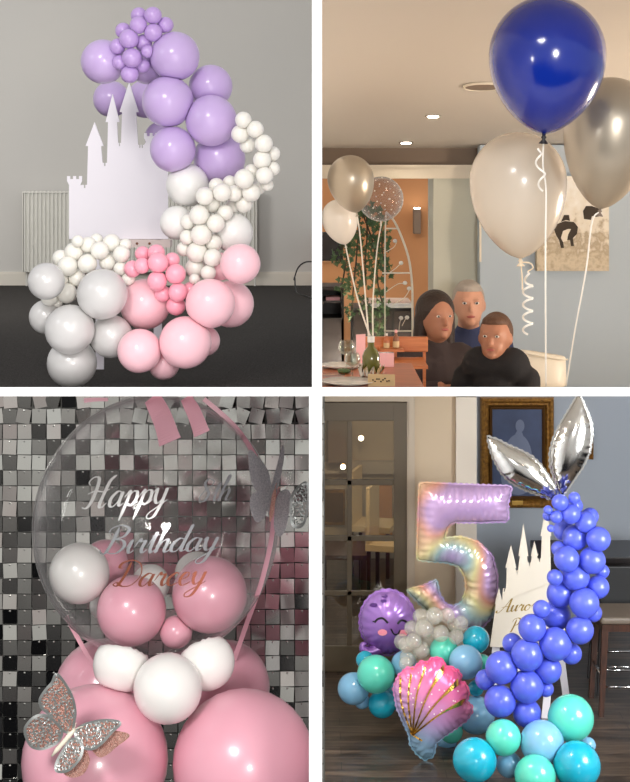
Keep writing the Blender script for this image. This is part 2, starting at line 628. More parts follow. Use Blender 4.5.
# ---- balloons of the garlands: one latex shape, copied for every balloon
def unit_balloon(m):
    prof = []
    for i in range(21):
        a = PI * i / 20
        r, z = math.sin(a), math.cos(a)
        if z < 0:
            r *= 1 - .05 * z * z
            z *= .97
        prof.append((r * .985 if r > 1e-4 else 0, z * .985))
    prof[0] = (0, .985)
    prof[-1] = (.05, -.955)
    prof += [(.04, -.965), (.075, -.985), (.05, -.99), (0, -.975)]
    mb = MB().lathe(prof, (0, 0, 0), 32)
    me = bpy.data.meshes.new('latex_balloon')
    me.from_pydata(mb.v, [], mb.f)
    bm = bmesh.new()
    bm.from_mesh(me)
    bmesh.ops.remove_doubles(bm, verts=bm.verts, dist=1e-6)
    bmesh.ops.recalc_face_normals(bm, faces=bm.faces)
    bm.to_mesh(me)
    bm.free()
    me.materials.append(m)
    for p in me.polygons:
        p.use_smooth = True
    return me


BM = {}
ORD = ['', 'first', 'second', 'third', 'fourth', 'fifth', 'sixth', 'seventh', 'eighth', 'ninth', 'tenth', 'eleventh', 'twelfth', 'thirteenth',
       'fourteenth', 'fifteenth', 'sixteenth', 'seventeenth', 'eighteenth', 'nineteenth', 'twentieth']
TENS = {20: 'twenty', 30: 'thirty', 40: 'forty'}


def ordw(i):
    if i <= 20:
        return ORD[i]
    if i == 30:
        return 'thirtieth'
    if i == 40:
        return 'fortieth'
    return TENS[i // 10 * 10] + '-' + ORD[i % 10]


class Pack:
    """balloons given as pixel circles, front ones first; each is pushed back only until it touches those already there"""

    def __init__(s):
        s.b = []
        s.o = {}

    def settle(s):
        """balloons that press on each other flatten where they meet"""
        for i, o in s.o.items():
            c, R_ = s.b[i]
            cuts = []
            for j, (cj, rj) in enumerate(s.b):
                dv = cj - c
                d = dv.length
                if j != i and d < R_ + rj:
                    t = d - rj if j not in s.o else (d * d + R_ * R_ - rj * rj) / (2 * d)
                    cuts.append((dv / d, (t - .0006) / R_))
            if not cuts:
                continue
            me = o.data.copy()
            q = o.rotation_euler.to_matrix()
            v = np.empty(len(me.vertices) * 3)
            me.vertices.foreach_get('co', v)
            v = v.reshape(-1, 3)
            w = v @ np.array(q).T
            f = np.ones(len(w))
            for n, t in cuts:
                dt = w @ np.array(n)
                f = np.where(dt > t, np.minimum(f, t / np.maximum(dt, 1e-6)), f)
            me.vertices.foreach_set('co', (v * f[:, None]).ravel())
            me.update()
            o.data = me

    def put(s, px, py, r, D0, maxD=None, shrink=1.0):
        D = D0
        while True:
            c = P(px, py, D)
            th = math.hypot(px - PX, py - PY) / F
            R = r * D / F * math.sqrt(1 / math.sqrt(1 + th * th)) * shrink
            if all((c - cj).length >= (R + rj) * .875 for cj, rj in s.b):
                break
            D += .004
            if maxD and D > maxD:
                R *= .97
                D = maxD
                break
        s.b.append((c, R))
        return c, R


def balloons(pack, rows, D0, m, name, label, group, f=1.0, ox=0, oy=0, axis='top', names=None, maxD=None):
    """rows: (x, y, r[, min distance]) in a picture enlarged f times whose corner is ox, oy"""
    if m not in BM:
        BM[m] = unit_balloon(M[m])
    got = []
    for q in rows:
        x, y, r = q[0] / f + ox, q[1] / f + oy, q[2] / f * (1.13 if name.startswith('small') else 1.09 if name.split('_')[0] in ('tail', 'clear') else 1.0 if name.startswith('inner') else 1.04)
        c, R = pack.put(x, y, r, q[3] if len(q) > 3 else D0, maxD)
        o = bpy.data.objects.new(name, BM[m])
        o.location = c
        o.scale = (R, R, R)
        # the neck is tucked in towards the garland, away from the viewer's side
        d = Vector((random.uniform(-.5, .5), -1, random.uniform(-.35, .55))).normalized()
        o.rotation_euler = d.to_track_quat('Z', 'X').to_euler()
        C.objects.link(o)
        pack.o[len(pack.b) - 1] = o
        got.append((y if axis == 'top' else x, o, x, y))
    got.sort(key=lambda t: t[0])
    n = len(got)
    side = {'top': 'top', 'left': 'left'}[axis]
    for i, (k, o, x, y) in enumerate(got):
        if names and i < len(names) and names[i]:
            lab = names[i]
        elif n == 1:
            lab = label
        elif i == 0:
            lab = {'top': 'topmost ', 'left': 'leftmost '}[axis] + label
        elif i == n - 1:
            lab = {'top': 'lowest ', 'left': 'rightmost '}[axis] + label
        else:
            lab = label + ', ' + ordw(i + 1) + ' from the ' + side
        tag(o, lab, 'balloon', group)
    return [g[1] for g in got]


# ---- foil balloons: an outline inflated like a pillow
def inside(poly, p):
    x, y = p
    c = False
    n = len(poly)
    j = n - 1
    for i in range(n):
        xi, yi = poly[i]
        xj, yj = poly[j]
        if (yi > y) != (yj > y) and x < (xj - xi) * (y - yi) / (yj - yi) + xi:
            c = not c
        j = i
    return c


def inflate(name, out, D, depth, m, parent=None, label=None, category=None, step=2.0, pucker=.004, wave=.03, tilt=0.0, rimf=.018, back=True, groove=None):
    """out: outline in pixels, put at distance D as a real plane; depth = half thickness at the fullest place (m)"""
    pts = [P(x, y, D) for x, y in out]
    ctr = sum(pts, Vector()) / len(pts)
    poly = [(p.x - ctr.x, p.z - ctr.z) for p in pts]
    st = step * D / F
    dens = []
    for i, a in enumerate(poly):
        b = poly[(i + 1) % len(poly)]
        k = max(1, int(math.hypot(b[0] - a[0], b[1] - a[1]) / st))
        for j in range(k):
            dens.append((a[0] + (b[0] - a[0]) * j / k, a[1] + (b[1] - a[1]) * j / k))
    nb = len(dens)
    arr = np.array(dens)
    xs = np.arange(arr[:, 0].min(), arr[:, 0].max(), st)
    zs = np.arange(arr[:, 1].min(), arr[:, 1].max(), st)
    ins = []
    for k, z in enumerate(zs):
        for x in xs + (st / 2 if k % 2 else 0):
            if inside(dens, (x, z)) and np.min(np.hypot(arr[:, 0] - x, arr[:, 1] - z)) > st * .6:
                ins.append((x, z))
    allp = [Vector(p) for p in dens + ins]
    v2, _, f2, _, _, _ = delaunay_2d_cdt(allp, [(i, (i + 1) % nb) for i in range(nb)], [], 1, 1e-7)
    N = len(v2)
    V = np.array([(v.x, v.y) for v in v2])
    dist = np.array([np.min(np.hypot(arr[:, 0] - v[0], arr[:, 1] - v[1])) for v in V])
    nearest = np.array([np.argmin(np.hypot(arr[:, 0] - v[0], arr[:, 1] - v[1])) for v in V])
    fixed = dist < st * .05
    nb_ = [set() for _ in range(N)]
    for f in f2:
        for i in range(len(f)):
            a, b = f[i], f[(i + 1) % len(f)]
            nb_[a].add(b)
            nb_[b].add(a)
    ia, ib = [], []
    for a in range(N):
        for b in nb_[a]:
            ia.append(a)
            ib.append(b)
    ia, ib = np.array(ia), np.array(ib)
    deg = np.maximum(1, np.bincount(ia, minlength=N))
    u = np.zeros(N)
    for it in range(500):
        s_ = np.bincount(ia, weights=u[ib], minlength=N) / deg
        u = s_ + st * st
        u[fixed] = 0
    h = np.sqrt(np.maximum(u, 0))
    h = h / h.max() * depth
    per = nb * st
    ph = nearest / nb * per
    h = h + np.where(fixed, 0, pucker * np.sin(ph * 2 * PI / wave) * np.exp(-(dist / (rimf * 2)) ** 1.5) * np.minimum(1, dist / (st * 1.5)))
    if groove:
        for i in range(N):
            h[i] *= groove(V[i][0], V[i][1])
    h = np.maximum(h, 0)
    vs, fs = [], []
    idx_b = {}
    for i in range(N):
        vs.append((ctr.x + V[i][0], D - h[i] + V[i][1] * tilt, ctr.z + V[i][1]))
    for i in range(N):
        if fixed[i]:
            idx_b[i] = i
        else:
            idx_b[i] = len(vs)
            vs.append((ctr.x + V[i][0], D + h[i] + V[i][1] * tilt, ctr.z + V[i][1]))
    for f in f2:
        fs.append(tuple(f))
        if back:
            fs.append(tuple(idx_b[i] for i in reversed(f)))
    # flat welded rim just outside the pillow
    rim = D * 1.6 / F
    cen = []
    for i in range(nb):
        a, b = arr[i - 1], arr[(i + 1) % nb]
        t = b - a
        nrm = np.array((t[1], -t[0])) / (np.hypot(*t) + 1e-9)
        q = arr[i] + nrm * rim * .5
        if inside(dens, tuple(q)):
            nrm = -nrm
        cen.append(arr[i] + nrm * rim * (1 + .35 * math.sin(i * 1.7)))
    b0 = len(vs)
    for i in range(nb):
        vs.append((ctr.x + arr[i][0], D + arr[i][1] * tilt - .0006, ctr.z + arr[i][1]))
        vs.append((ctr.x + cen[i][0], D + cen[i][1] * tilt, ctr.z + cen[i][1]))
    for i in range(nb):
        j = (i + 1) % nb
        fs.append((b0 + 2 * i, b0 + 2 * i + 1, b0 + 2 * j + 1, b0 + 2 * j))
    mb = MB().add(vs, fs)
    o = mb.build(name, m, parent, smooth=True)
    if label:
        tag(o, label, category)
    return o


# ---- script lettering: pen strokes, thick on the way down and thin on the way up
GL = {
    'H': ([[(.15, 1.5), (.0, 1.75), (.25, 2.05), (.6, 1.95), (.62, 1.3), (.45, .4), (.2, .02), (-.1, .1)],
           [(1.75, 2.1), (1.4, 1.75), (1.2, 1.0), (1.05, .2), (1.2, 0), (1.5, .3)],
           [(.1, .95), (.55, 1.12), (1.1, 1.05), (1.5, 1.2)]], 1.65),
    'a': ([[(.75, .9), (.45, 1.0), (.1, .6), (.08, .15), (.3, 0), (.6, .35), (.78, .95), (.68, .35), (.75, .03), (1.0, .22)]], .95),
    'p': ([[(.0, .5), (.3, 1.0), (.25, .3), (.0, -.95)], [(.2, .35), (.5, .9), (.8, .85), (.8, .3), (.5, .0), (.28, .15), (.6, .02), (1.0, .3)]], .95),
    'y': ([[(.0, .75), (.2, 1.0), (.2, .35), (.4, .02), (.7, .35), (.85, 1.0), (.7, .1), (.4, -.8), (.0, -.95), (-.05, -.65), (.5, -.2), (1.05, .25)]], 1.0),
    'B': ([[(.55, 2.0), (.4, 1.0), (.15, .1), (-.15, .05), (-.25, .35)], [(.0, 1.55), (.1, 1.95), (.7, 2.15), (1.2, 1.85), (1.0, 1.3), (.5, 1.1), (1.0, 1.0), (1.2, .55), (.85, .05), (.35, .05), (.15, .3)]], 1.35),
    'i': ([[(.0, .4), (.25, 1.0), (.18, .3), (.3, .0), (.55, .25)], [(.34, 1.38), (.4, 1.48)]], .5),
    'r': ([[(.0, .4), (.25, 1.05), (.35, .85), (.6, .9), (.5, .3), (.62, .0), (.85, .25)]], .8),
    't': ([[(.0, .4), (.38, 1.55), (.25, .4), (.35, .0), (.6, .25)], [(.1, 1.25), (.65, 1.35)]], .55),
    'h': ([[(.0, .4), (.45, 1.7), (.5, 2.05), (.35, 2.0), (.1, .0), (.3, .7), (.6, .98), (.68, .7), (.6, .15), (.75, .0), (1.0, .25)]], .95),
    'd': ([[(.75, .9), (.45, 1.0), (.1, .6), (.08, .15), (.3, 0), (.6, .35), (1.0, 2.05), (.72, .35), (.8, .03), (1.05, .22)]], 1.0),
    'D': ([[(.65, 1.95), (.5, 1.0), (.2, .12), (-.1, .2), (.1, .35), (.5, .05), (1.1, .15), (1.5, .9), (1.3, 1.75), (.7, 2.1), (.1, 1.9), (.0, 1.55), (.25, 1.5)]], 1.55),
    'c': ([[(.7, .8), (.5, 1.0), (.12, .6), (.15, .1), (.4, .0), (.8, .25)]], .75),
    'e': ([[(.05, .4), (.5, .6), (.55, .95), (.3, .95), (.1, .5), (.2, .05), (.45, .0), (.8, .25)]], .75),
    'A': ([[(-.3, .35), (-.35, .05), (.0, .0), (.6, 1.0), (1.1, 2.1), (1.05, 1.0), (1.0, .1), (1.2, .0), (1.4, .25)], [(.15, .75), (.7, .85), (1.25, .8)]], 1.35),
    'u': ([[(.0, .5), (.2, 1.0), (.15, .3), (.3, .0), (.6, .4), (.75, 1.0), (.68, .25), (.8, .0), (1.0, .25)]], .95),
    'o': ([[(.5, .98), (.15, .7), (.1, .2), (.35, .0), (.65, .3), (.65, .8), (.45, .95), (.6, .75), (.95, .8)]], .85),
    'P': ([[(.55, 1.9), (.4, 1.0), (.15, .1), (-.1, .0)], [(.0, 1.5), (.15, 1.95), (.75, 2.1), (1.15, 1.75), (.95, 1.15), (.45, .95)]], 1.2),
    '8': ([[(.75, 1.75), (.45, 1.95), (.2, 1.6), (.4, 1.15), (.7, .65), (.55, .1), (.25, .0), (.08, .35), (.3, .85), (.7, 1.25), (.85, 1.65), (.7, 1.9)]], .95),
}


def lettering(name, text, x0, y0, x1, y1, xh, place, m, parent, wt=.2, slant=.25, off=.0):
    """text on a baseline from pixel x0,y0 to x1,y1 with x-height xh; place(px, py) -> surface point, normal"""
    strokes = []
    cx = 0
    for ch in text:
        if ch in GL:
            ss, w = GL[ch]
            for s_ in ss:
                strokes.append([(cx + x, y) for x, y in s_])
            cx += w
        else:
            cx += .6
    sx = (x1 - x0) / cx
    vs, fs = [], []
    for s_ in strokes:
        c = cat(s_, 8)
        L = []
        for i, p in enumerate(c):
            t = c[min(i + 1, len(c) - 1)] - c[max(i - 1, 0)]
            t = t / (np.hypot(*t) + 1e-9)
            w = wt * (.34 + .66 * max(0, -t[1]) ** 1.3)
            w *= min(1, .35 + .65 * min(i, len(c) - 1 - i) / 4)
            n = np.array((-t[1], t[0]))
            L.append((p, n * w * .5))
        b = len(vs)
        for p, n in L:
            for q in (p + n, p - n):
                u = q[0] + slant * q[1]
                px = x0 + u * sx
                py = y0 + (y1 - y0) * (u * sx) / (x1 - x0) - q[1] * xh
                co, nr = place(px, py)
                vs.append(co + nr * .0012)
                vs.append(co + nr * .0003)
        k = len(L)
        for i in range(k - 1):
            a = b + 4 * i
            fs += [(a, a + 2, a + 6, a + 4), (a + 1, a + 5, a + 7, a + 3), (a, a + 4, a + 5, a + 1), (a + 2, a + 3, a + 7, a + 6)]
    return MB().add(vs, fs).build(name, m, parent)


def strip(pts, w, nrm=None, t=.0008):
    """flat band along pts (Vectors); w = width or list; nrm(i) -> face normal"""
    vs, fs = [], []
    n = len(pts)
    for i, p in enumerate(pts):
        d = (pts[min(i + 1, n - 1)] - pts[max(i - 1, 0)]).normalized()
        nn = nrm(i) if nrm else Vector((0, -1, 0))
        s_ = d.cross(nn).normalized()
        ww = w[i] if hasattr(w, '__len__') else w
        for q in (p + s_ * ww / 2, p - s_ * ww / 2):
            vs += [q + nn * t, q - nn * t]
    for i in range(n - 1):
        a = 4 * i
        fs += [(a, a + 4, a + 6, a + 2), (a + 1, a + 3, a + 7, a + 5), (a, a + 1, a + 5, a + 4), (a + 2, a + 6, a + 7, a + 3)]
    return MB().add(vs, fs)


# ================================================================== MADE-UP BUILDING: four separate rooms stacked, white gutters built as wall and slab
H1 = .835                     # floor of the upper left room below the eye
Z1 = CZ - H1
b = MB()
b.box((-.0100, 3.0, CZ - .412), (.0100, 12.6, CZ + 2.2))
b.box((-.0100, 3.0, 0), (.0100, 11.2, CZ - .412))
b.box((-.0160, 3.0, 0), (-.0100, 3.04, CZ - .411))
structure(b.build('wall_center_gutter', M['white']))  # white gutter between the side-by-side rooms, built as a wall
# white gutter between the storeys, built as a slab: it follows the line of sight so only its white edge shows
b = MB()


def wedge(b, x0, x1, d0, d1, ya=387.2, yb=396.2):
    za, zb = (ya - PY) / F, (yb - PY) / F
    vs = []
    for x in (x0, x1):
        vs += [(x, d0, CZ - za * d0), (x, d1, CZ - za * d1), (x, d1, CZ - zb * d1), (x, d0, CZ - zb * d0)]
    b.add(vs, [(0, 1, 2, 3), (7, 6, 5, 4), (0, 4, 5, 1), (1, 5, 6, 2), (2, 6, 7, 3), (3, 7, 4, 0)])


wedge(b, -1.6, -.0101, 3.041, 5.9)
wedge(b, -1.6, -.0161, 3.0, 3.041)
structure(b.build('trim_gutter_left', M['white']))
b = MB()
wedge(b, .0101, 2.2, 3.0, 3.4)
structure(b.build('trim_gutter_right', M['white']))
b = MB()
wedge(b, .0101, 5.5, 3.4, 12.2, ya=387.6, yb=395.8)
structure(b.build('floor_right', M['lightpillar']))  # added raked floor, unseen edge-on, widened to block the lounge light

# ================================================================== UPPER LEFT ROOM
structure(MB().box((-3.8, 5.75, Z1 - .04), (-.0101, 12.7, Z1)).build('floor_left', M['carpet']))
structure(MB().box((-3.8, 12.5, Z1), (-.0101, 12.6, CZ + 2.4)).build('wall_back', M['wallgrey']))
b = MB().box((-3.8, 12.47, Z1), (-.0101, 12.5, Z1 + .098)).box((-3.8, 12.478, Z1 + .098), (-.0101, 12.5, Z1 + .112))
structure(b.build('baseboard_back', M['skirt']))

# radiator
D = 12.38
a, c = P(23.5, 272, D), P(256, 193, D)
rad = empty('radiator', (0, D, Z1), 'white fluted panel radiator on the grey wall behind the castle board', 'radiator')
b = MB()
n = 58
vs, fs = [], []
for i in range(n * 4 + 1):
    x = a.x + (c.x - a.x) * i / (n * 4)
    k = i % 4
    y = D - (.014 if k in (1, 2) else 0)
    vs += [(x, y, a.z), (x, y, a.z + .012), (x, y, c.z - .012), (x, y, c.z)]
for i in range(n * 4):
    for j in range(3):
        fs.append((4 * i + j, 4 * i + 4 + j, 4 * i + 5 + j, 4 * i + 1 + j))
b.add(vs, fs)
b.box((a.x, D + .001, a.z), (c.x, D + .02, c.z))
b.build('panel', M['radiator'], rad)
b = MB().box((a.x - .006, D - .02, c.z + .002), (c.x + .006, D + .07, c.z + .014))
for i in range(60):
    x = a.x + (c.x - a.x) * (i + .5) / 60
    b.box((x - .006, D - .012, c.z + .014), (x + .006, D + .06, c.z + .017))
b.build('top_grille', M['radiator'], rad)
MB().box((a.x - .008, D - .012, a.z), (a.x - .001, D + .07, c.z)).build('side_cover', M['radiator'], rad)
MB().box((c.x + .001, D - .012, a.z), (c.x + .008, D + .07, c.z)).build('side_cover', M['radiator'], rad)
MB().tube([(a.x + .02, D + .03, a.z), (a.x + .02, D + .03, Z1)], .008).build('pipe', M['radiator'], rad)
b = MB().tube([(c.x - .01, D + .03, a.z + .02), (c.x - .01, D + .03, a.z - .02)], .014).tube([(c.x - .01, D + .03, a.z - .01), (c.x - .01, D + .03, Z1)], .008)
b.build('valve', M['radiator'], rad)

# cable by the right wall
D = 11.9
pts = cat([P(318, 262, D), P(306, 262, D), P(298, 268, D - .02), P(294, 280, D - .1)], 8)
zf = Z1 + .006
pts += cat([P(294, 280, D - .1), (P(294, 291, 11.35).x, 11.8, zf + .1), (P(296, 294, 11.4).x, 11.6, zf), (P(306, 300, 11.0).x, 11.2, zf), (P(312, 301, 11).x, 11.0, zf)], 8)[1:]
tag(MB().tube([Vector(p) for p in pts], .006, 6).build('power_cable', M['black'], smooth=True), 'thin black cable looping down the wall onto the carpet', 'cable')

# plain fairytale-castle display board (a generic silhouette of its own)
D = 6.78


def castle_outline(parts, base_y, xl, xr):
    """parts: towers (x0, x1, shaft top y, kind, roof tip y) from left to right; between them straight battlement walls"""
    pts = [(xl, base_y)]
    for t in parts:
        if t[0] == 'w':                       # wall with square battlements: x0, x1, y
            _, x0, x1, y, k = t
            w = (x1 - x0) / (2 * k + 1)
            for i in range(2 * k + 1):
                yy = y - 3.2 if i % 2 == 0 else y
                pts += [(x0 + i * w, yy), (x0 + (i + 1) * w, yy)]
        elif t[0] == 'p':                     # pointed roof with overhang
            _, x0, x1, y, tip, o = t
            m_ = (x0 + x1) / 2
            pts += [(x0, y), (x0 - o, y), (m_, tip), (x1 + o, y), (x1, y)]
        elif t[0] == 'b':                     # flat battlemented turret with flared head
            _, x0, x1, y, o = t
            w = (x1 - x0 + 2 * o) / 5
            pts += [(x0, y + 9), (x0 - o, y + 5)]
            for i in range(5):
                yy = y if i % 2 == 0 else y + 3
                pts += [(x0 - o + i * w, yy), (x0 - o + (i + 1) * w, yy)]
            pts += [(x1 + o, y + 5), (x1, y + 9)]
    pts.append((xr, base_y))
    return pts


co = castle_outline([('b', 69, 80, 176, 2), ('w', 82, 87, 188, 1), ('p', 88, 101, 146, 122, 2.5), ('w', 102.5, 107, 166, 1), ('p', 108, 117, 122, 94, 2.5), ('w', 118, 121, 146, 1),
                     ('p', 122, 136, 112, 82, 2.5), ('w', 138, 144, 148, 2), ('b', 146, 156, 133, 2), ('w', 158, 168, 168, 2)], 239, 69, 168)
cs = empty('castle_display_board', (P(118, 240, D).x, D, Z1), 'white cut-out castle board standing among lilac, white and pink balloons', 'display board')
b = MB().prism([P(x, y, D) for x, y in co], (0, 1, 0), .012)
b.build('panel', M['board'], cs)
b = MB()
a, c = P(120, 247.5, D - .05), P(170, 240, D - .05)
b.box((a.x, D - .05, a.z), (c.x, D + .06, c.z))
b.build('ledge', M['ledge'], cs)
for kx in (137, 149.5):
    q = P(kx, 243.5, D - .05)
    MB().lathe([(.0, 0), (.006, .002), (.005, .006), (0, .008)], q, 12, (0, -1, 0)).build('knob', M['knobbrown'], cs)
for lx in (100, 158):
    q = P(lx, 236, D + .03)
    b = MB().box((q.x - .018, D + .014, Z1), (q.x + .018, D + .034, q.z))
    b.build('leg', M['board'], cs)

# the balloon garland
pk = Pack()
gl_ = 'lilac balloons of the garland'
sm = [(371, 62, 32), (313, 100, 32), (372, 130, 33), (275, 155, 36), (333, 171, 32), (287, 231, 36), (278, 296, 33), (315, 62, 30), (420, 100, 30), (252, 122, 29),
      (230, 185, 29), (238, 249, 27), (328, 260, 30), (350, 205, 24)]
balloons(pk, [(x, y, r) for x, y, r in sm], 6.12, 'lilac_s', 'small_balloon', 'small lilac balloon in the bunch on top of the arch', gl_, 3.987, 60, 0)
# (front to back)
balloons(pk, [(174.9, 56.4, 24.5), (167.9, 101.6, 25.3), (211.2, 120.6, 25.3), (172.9, 149.2, 22.6), (219.4, 158.7, 25.5), (210.7, 86.5, 21.5), (147, 66, 18), (103.1, 61.7, 22, 6.18), (111.4, 99, 18, 6.95), (146, 99, 19, 6.9), (160, 137, 15, 6.9)],
         6.15, 'lilac', 'large_balloon', 'large lilac balloon of the arch', gl_, names=None)
ch = [(340, 95, 30), (388, 133, 31), (328, 151, 33), (422, 190, 33), (415, 254, 33), (425, 317, 32), (358, 196, 30), (458, 230, 27), (458, 290, 26), (343, 330, 36), (372, 385, 34), (255, 385, 33), (304, 388, 30), (187, 400, 33),
      (214, 430, 34), (164, 475, 36), (172, 553, 38), (156, 622, 38), (150, 685, 37), (230, 508, 33), (221, 585, 32), (218, 645, 33), (201, 705, 28), (268, 465, 28), (120, 502, 28), (116, 563, 27), (104, 610, 27), (372, 300, 26),
      (437, 355, 22), (400, 368, 24), (233, 357, 28), (286, 345, 26), (343, 430, 32), (297, 440, 26), (145, 730, 20)]
balloons(pk, ch, 6.05, 'ivory', 'small_balloon', 'small ivory balloon in the cascade right of the castle board', 'small ivory balloons of the cascade', 3.987, 158, 96)
balloons(pk, [(118, 355, 84), (75, 505, 66), (300, 545, 78)], 6.15, 'pearl', 'large_balloon', 'large pearl white balloon beside the ivory cascade', 'large pearl white balloons', 3.987, 158, 96,
         names=['large pearl white balloon right above the castle board, under the lilac ones', 'large pearl white balloon left of the cascade, at the castle board edge', 'large pearl white balloon right of the ivory cascade, above the pinks'])
sp = [(192, 170, 38), (262, 215, 37), (188, 243, 36), (271, 288, 35), (185, 132, 32), (128, 182, 29), (263, 342, 35), (210, 293, 30), (130, 135, 28), (248, 160, 28), (90, 195, 31), (320, 280, 30)]
balloons(pk, sp, 6.02, 'pink_s', 'small_balloon', 'small pink balloon in the bunch under the castle board', 'small pink balloons of the garland', 3.987, 110, 220)
balloons(pk, [(300, 488, 103), (118, 522, 87), (140, 335, 100), (400, 332, 97), (215, 575, 62), (480, 335, 92), (378, 482, 60), (520, 175, 79), (440, 185, 55)], 5.98, 'pink', 'large_balloon', 'large light pink balloon at the garland foot',
         'large pink balloons of the garland', 3.987, 110, 220)
ws = [(118, 402, 33), (187, 388, 37), (160, 333, 33), (190, 280, 36), (269, 270, 35), (216, 223, 35), (318, 218, 33), (365, 187, 33), (405, 232, 31), (350, 265, 31), (228, 328, 32), (117, 338, 26), (163, 248, 31), (272, 195, 30), (305, 175, 24),
      (230, 180, 22), (421, 195, 23), (400, 290, 25), (432, 330, 25), (150, 425, 18), (150, 300, 20)]
balloons(pk, ws, 6.1, 'ivory', 'small_balloon', 'small white balloon in the bunch left under the castle board', 'small white balloons left of the garland', 3.987, 20, 196, axis='left')
balloons(pk, [(198, 532, 98), (328, 392, 100), (207, 666, 98), (365, 560, 85), (105, 340, 73), (105, 482, 68)], 5.98, 'silverpearl', 'large_balloon', 'large silver pearl balloon at the left foot', 'large silver pearl balloons', 3.987, 20, 196)

pk.settle()

# ================================================================== UPPER RIGHT ROOM
# raked ceiling, bulkhead, cornice
CD, CS = 7.6, .37 / 3.1           # bulkhead distance, ceiling rise per metre towards the eye


def cz(D_):
    return CZ + .187 + (CD - D_) * CS


b = MB()
for d0, d1, dz in ((4.95, 7.7, 0), (2.9, 4.95, -.012)):
    vs = [(.0101, d0, cz(d0) + dz), (3.4, d0, cz(d0) + dz), (3.4, d1, cz(d1) + dz), (.0101, d1, cz(d1) + dz)]
    vs += [(x, y, z + .06) for x, y, z in vs]
    b.add(vs, [(0, 1, 2, 3), (7, 6, 5, 4), (0, 4, 5, 1), (1, 5, 6, 2), (2, 6, 7, 3), (3, 7, 4, 0)])
structure(b.build('ceiling_right', M['ceil']))
a, c = P(322, 165, CD), P(640, 147, CD)
structure(MB().box((.0101, CD, a.z), (2.2, CD + .12, c.z + .05)).build('beam_bulkhead', M['bulkhead']))
a, c = P(322, 178.5, CD), P(478, 165, CD)
b = MB().box((.0101, CD - .03, a.z), (c.x, CD + .12, c.z)).box((.0101, CD - .045, c.z - .012), (c.x, CD - .03, c.z))
structure(b.build('trim_3', M['cornice']))
# pilaster and right wall
a, c = P(436, 420, CD - .05), P(482, 178, CD - .05)
structure(MB().box((P(428, 0, CD + .35).x, CD + .35, CZ - .1352 * CD), (c.x - .0, CD - .02, P(0, 178, CD).z)).build('wall_pillar', M['pilaster']))
structure(MB().box((P(480, 0, CD - .15).x, CD - .16, CZ - .1352 * (CD - .16)), (2.4, CD - .03, cz(CD - .1))).build('wall_right', M['bluewall']))
q0, q1 = P(479.5, 262, CD - .17), P(481.5, 222, CD - .17)
structure(MB().box((q0.x, CD - .17, q0.z), (q1.x, CD - .16, q1.z)).build('trim_4', M['cornice']))
# far room behind the opening
structure(MB().box((.0101, 11.6, CZ - .1352 * 11.6), (2.2, 11.7, CZ + .5)).build('wall_far', M['orangewall']))
# downlights and speaker in the ceiling
for px, py in ((433, 115.5), (406, 142)):
    # intersect the sight ray with the raked ceiling
    k = (PY - py) / F
    d = (.187 + CD * CS) / (k + CS)
    c = P(px, py, d)
    nrm = Vector((0, -CS, -1)).normalized()
    L = empty('downlight', c, 'round recessed downlight in the cream ceiling, ' + ('nearer the speaker vent' if py < 130 else 'close to the taupe bulkhead'), 'ceiling light', 'downlights of the dining room')
    MB().lathe([(.024, .0), (.036, .001), (.036, .005), (.024, .006)], c, 24, nrm).build('trim_ring', M['chrome'], L)
    MB().lathe([(.0, .002), (.025, .002), (.025, .0075), (0, .0075)], c, 24, nrm).build('lamp_face', M['hotlamp'], L)
    sl = bpy.data.lights.new('downlight_beam', 'SPOT')
    sl.energy = 1.0
    sl.color = (1, .84, .66)
    sl.spot_size = 2.2
    sl.shadow_soft_size = .03
    so = bpy.data.objects.new('downlight_beam', sl)
    so.location = c + nrm * .03
    C.objects.link(so)
k = (PY - 85.5) / F
d = (.187 + CD * CS) / (k + CS)
c = P(483, 85.5, d)
L = empty('ceiling_speaker', c, 'flat round grey speaker grille in the ceiling behind the blue balloon', 'speaker')
MB().lathe([(.075, 0), (.08, .002), (.08, .008), (.072, .01), (.071, .004)], c, 36, nrm).build('rim', M['cornice'], L)
b = MB().lathe([(0, .004), (.071, .004), (.071, .007), (0, .007)], c, 36, nrm)
b.build('grille', M['bulkhead'], L)

# television, dark unit, cabinet in the far room
D = 9.6
t = empty('wall_screen', P(330, 262, D), 'black screen on the ochre wall behind the white balloon', 'screen')
MB().pbox(318, 232, 343, 261, D, .04).build('casing', M['black'], t, bevel=.004)
MB().pbox(319, 234, 341.5, 259, D - .003, .003).build('display', M['blackwood'], t)
D = 9.0
t = empty('dark_dresser', P(334, 385, D), 'dark brown dresser with open shelf at the left edge', 'dresser')
b = MB().pbox(318, 286.5, 344, 289.5, D - .02, .36).pbox(318, 289, 321, 392, D, .34).pbox(341.5, 289, 344, 392, D, .34).pbox(318, 318, 344, 392, D, .34).pbox(318, 289, 344, 320, D + .3, .02)
b.build('carcass', M['darkcab'], t)
b = MB().pbox(326, 297, 340, 300.6, D + .05, .15)
tag(b.build('folded_napkin', M['pinkpaper']), 'pale folded cloth on the shelf of the dark dresser', 'cloth')
b = MB().pbox(318, 301, 343, 303, D + .02, .28)
b.build('shelf', M['darkcab'], t)
structure(MB().pbox(318, 262, 346, 284, 9.62, .06).build('trim_5', M['orangewall']))
D = 8.9
t = empty('sideboard', P(388, 385, D), 'black sideboard with a white top under the ivy', 'sideboard')
MB().pbox(352, 308, 414, 392, D, .4).build('body', M['black'], t)
MB().pbox(363, 303.5, 413, 308, D - .03, .46).build('worktop', M['china'], t, bevel=.004)
for x0, x1 in ((354, 372), (374, 392), (394, 412)):
    MB().pbox(x0, 311, x1, 388, D - .012, .012).build('door', M['darkcab'], t, bevel=.003)

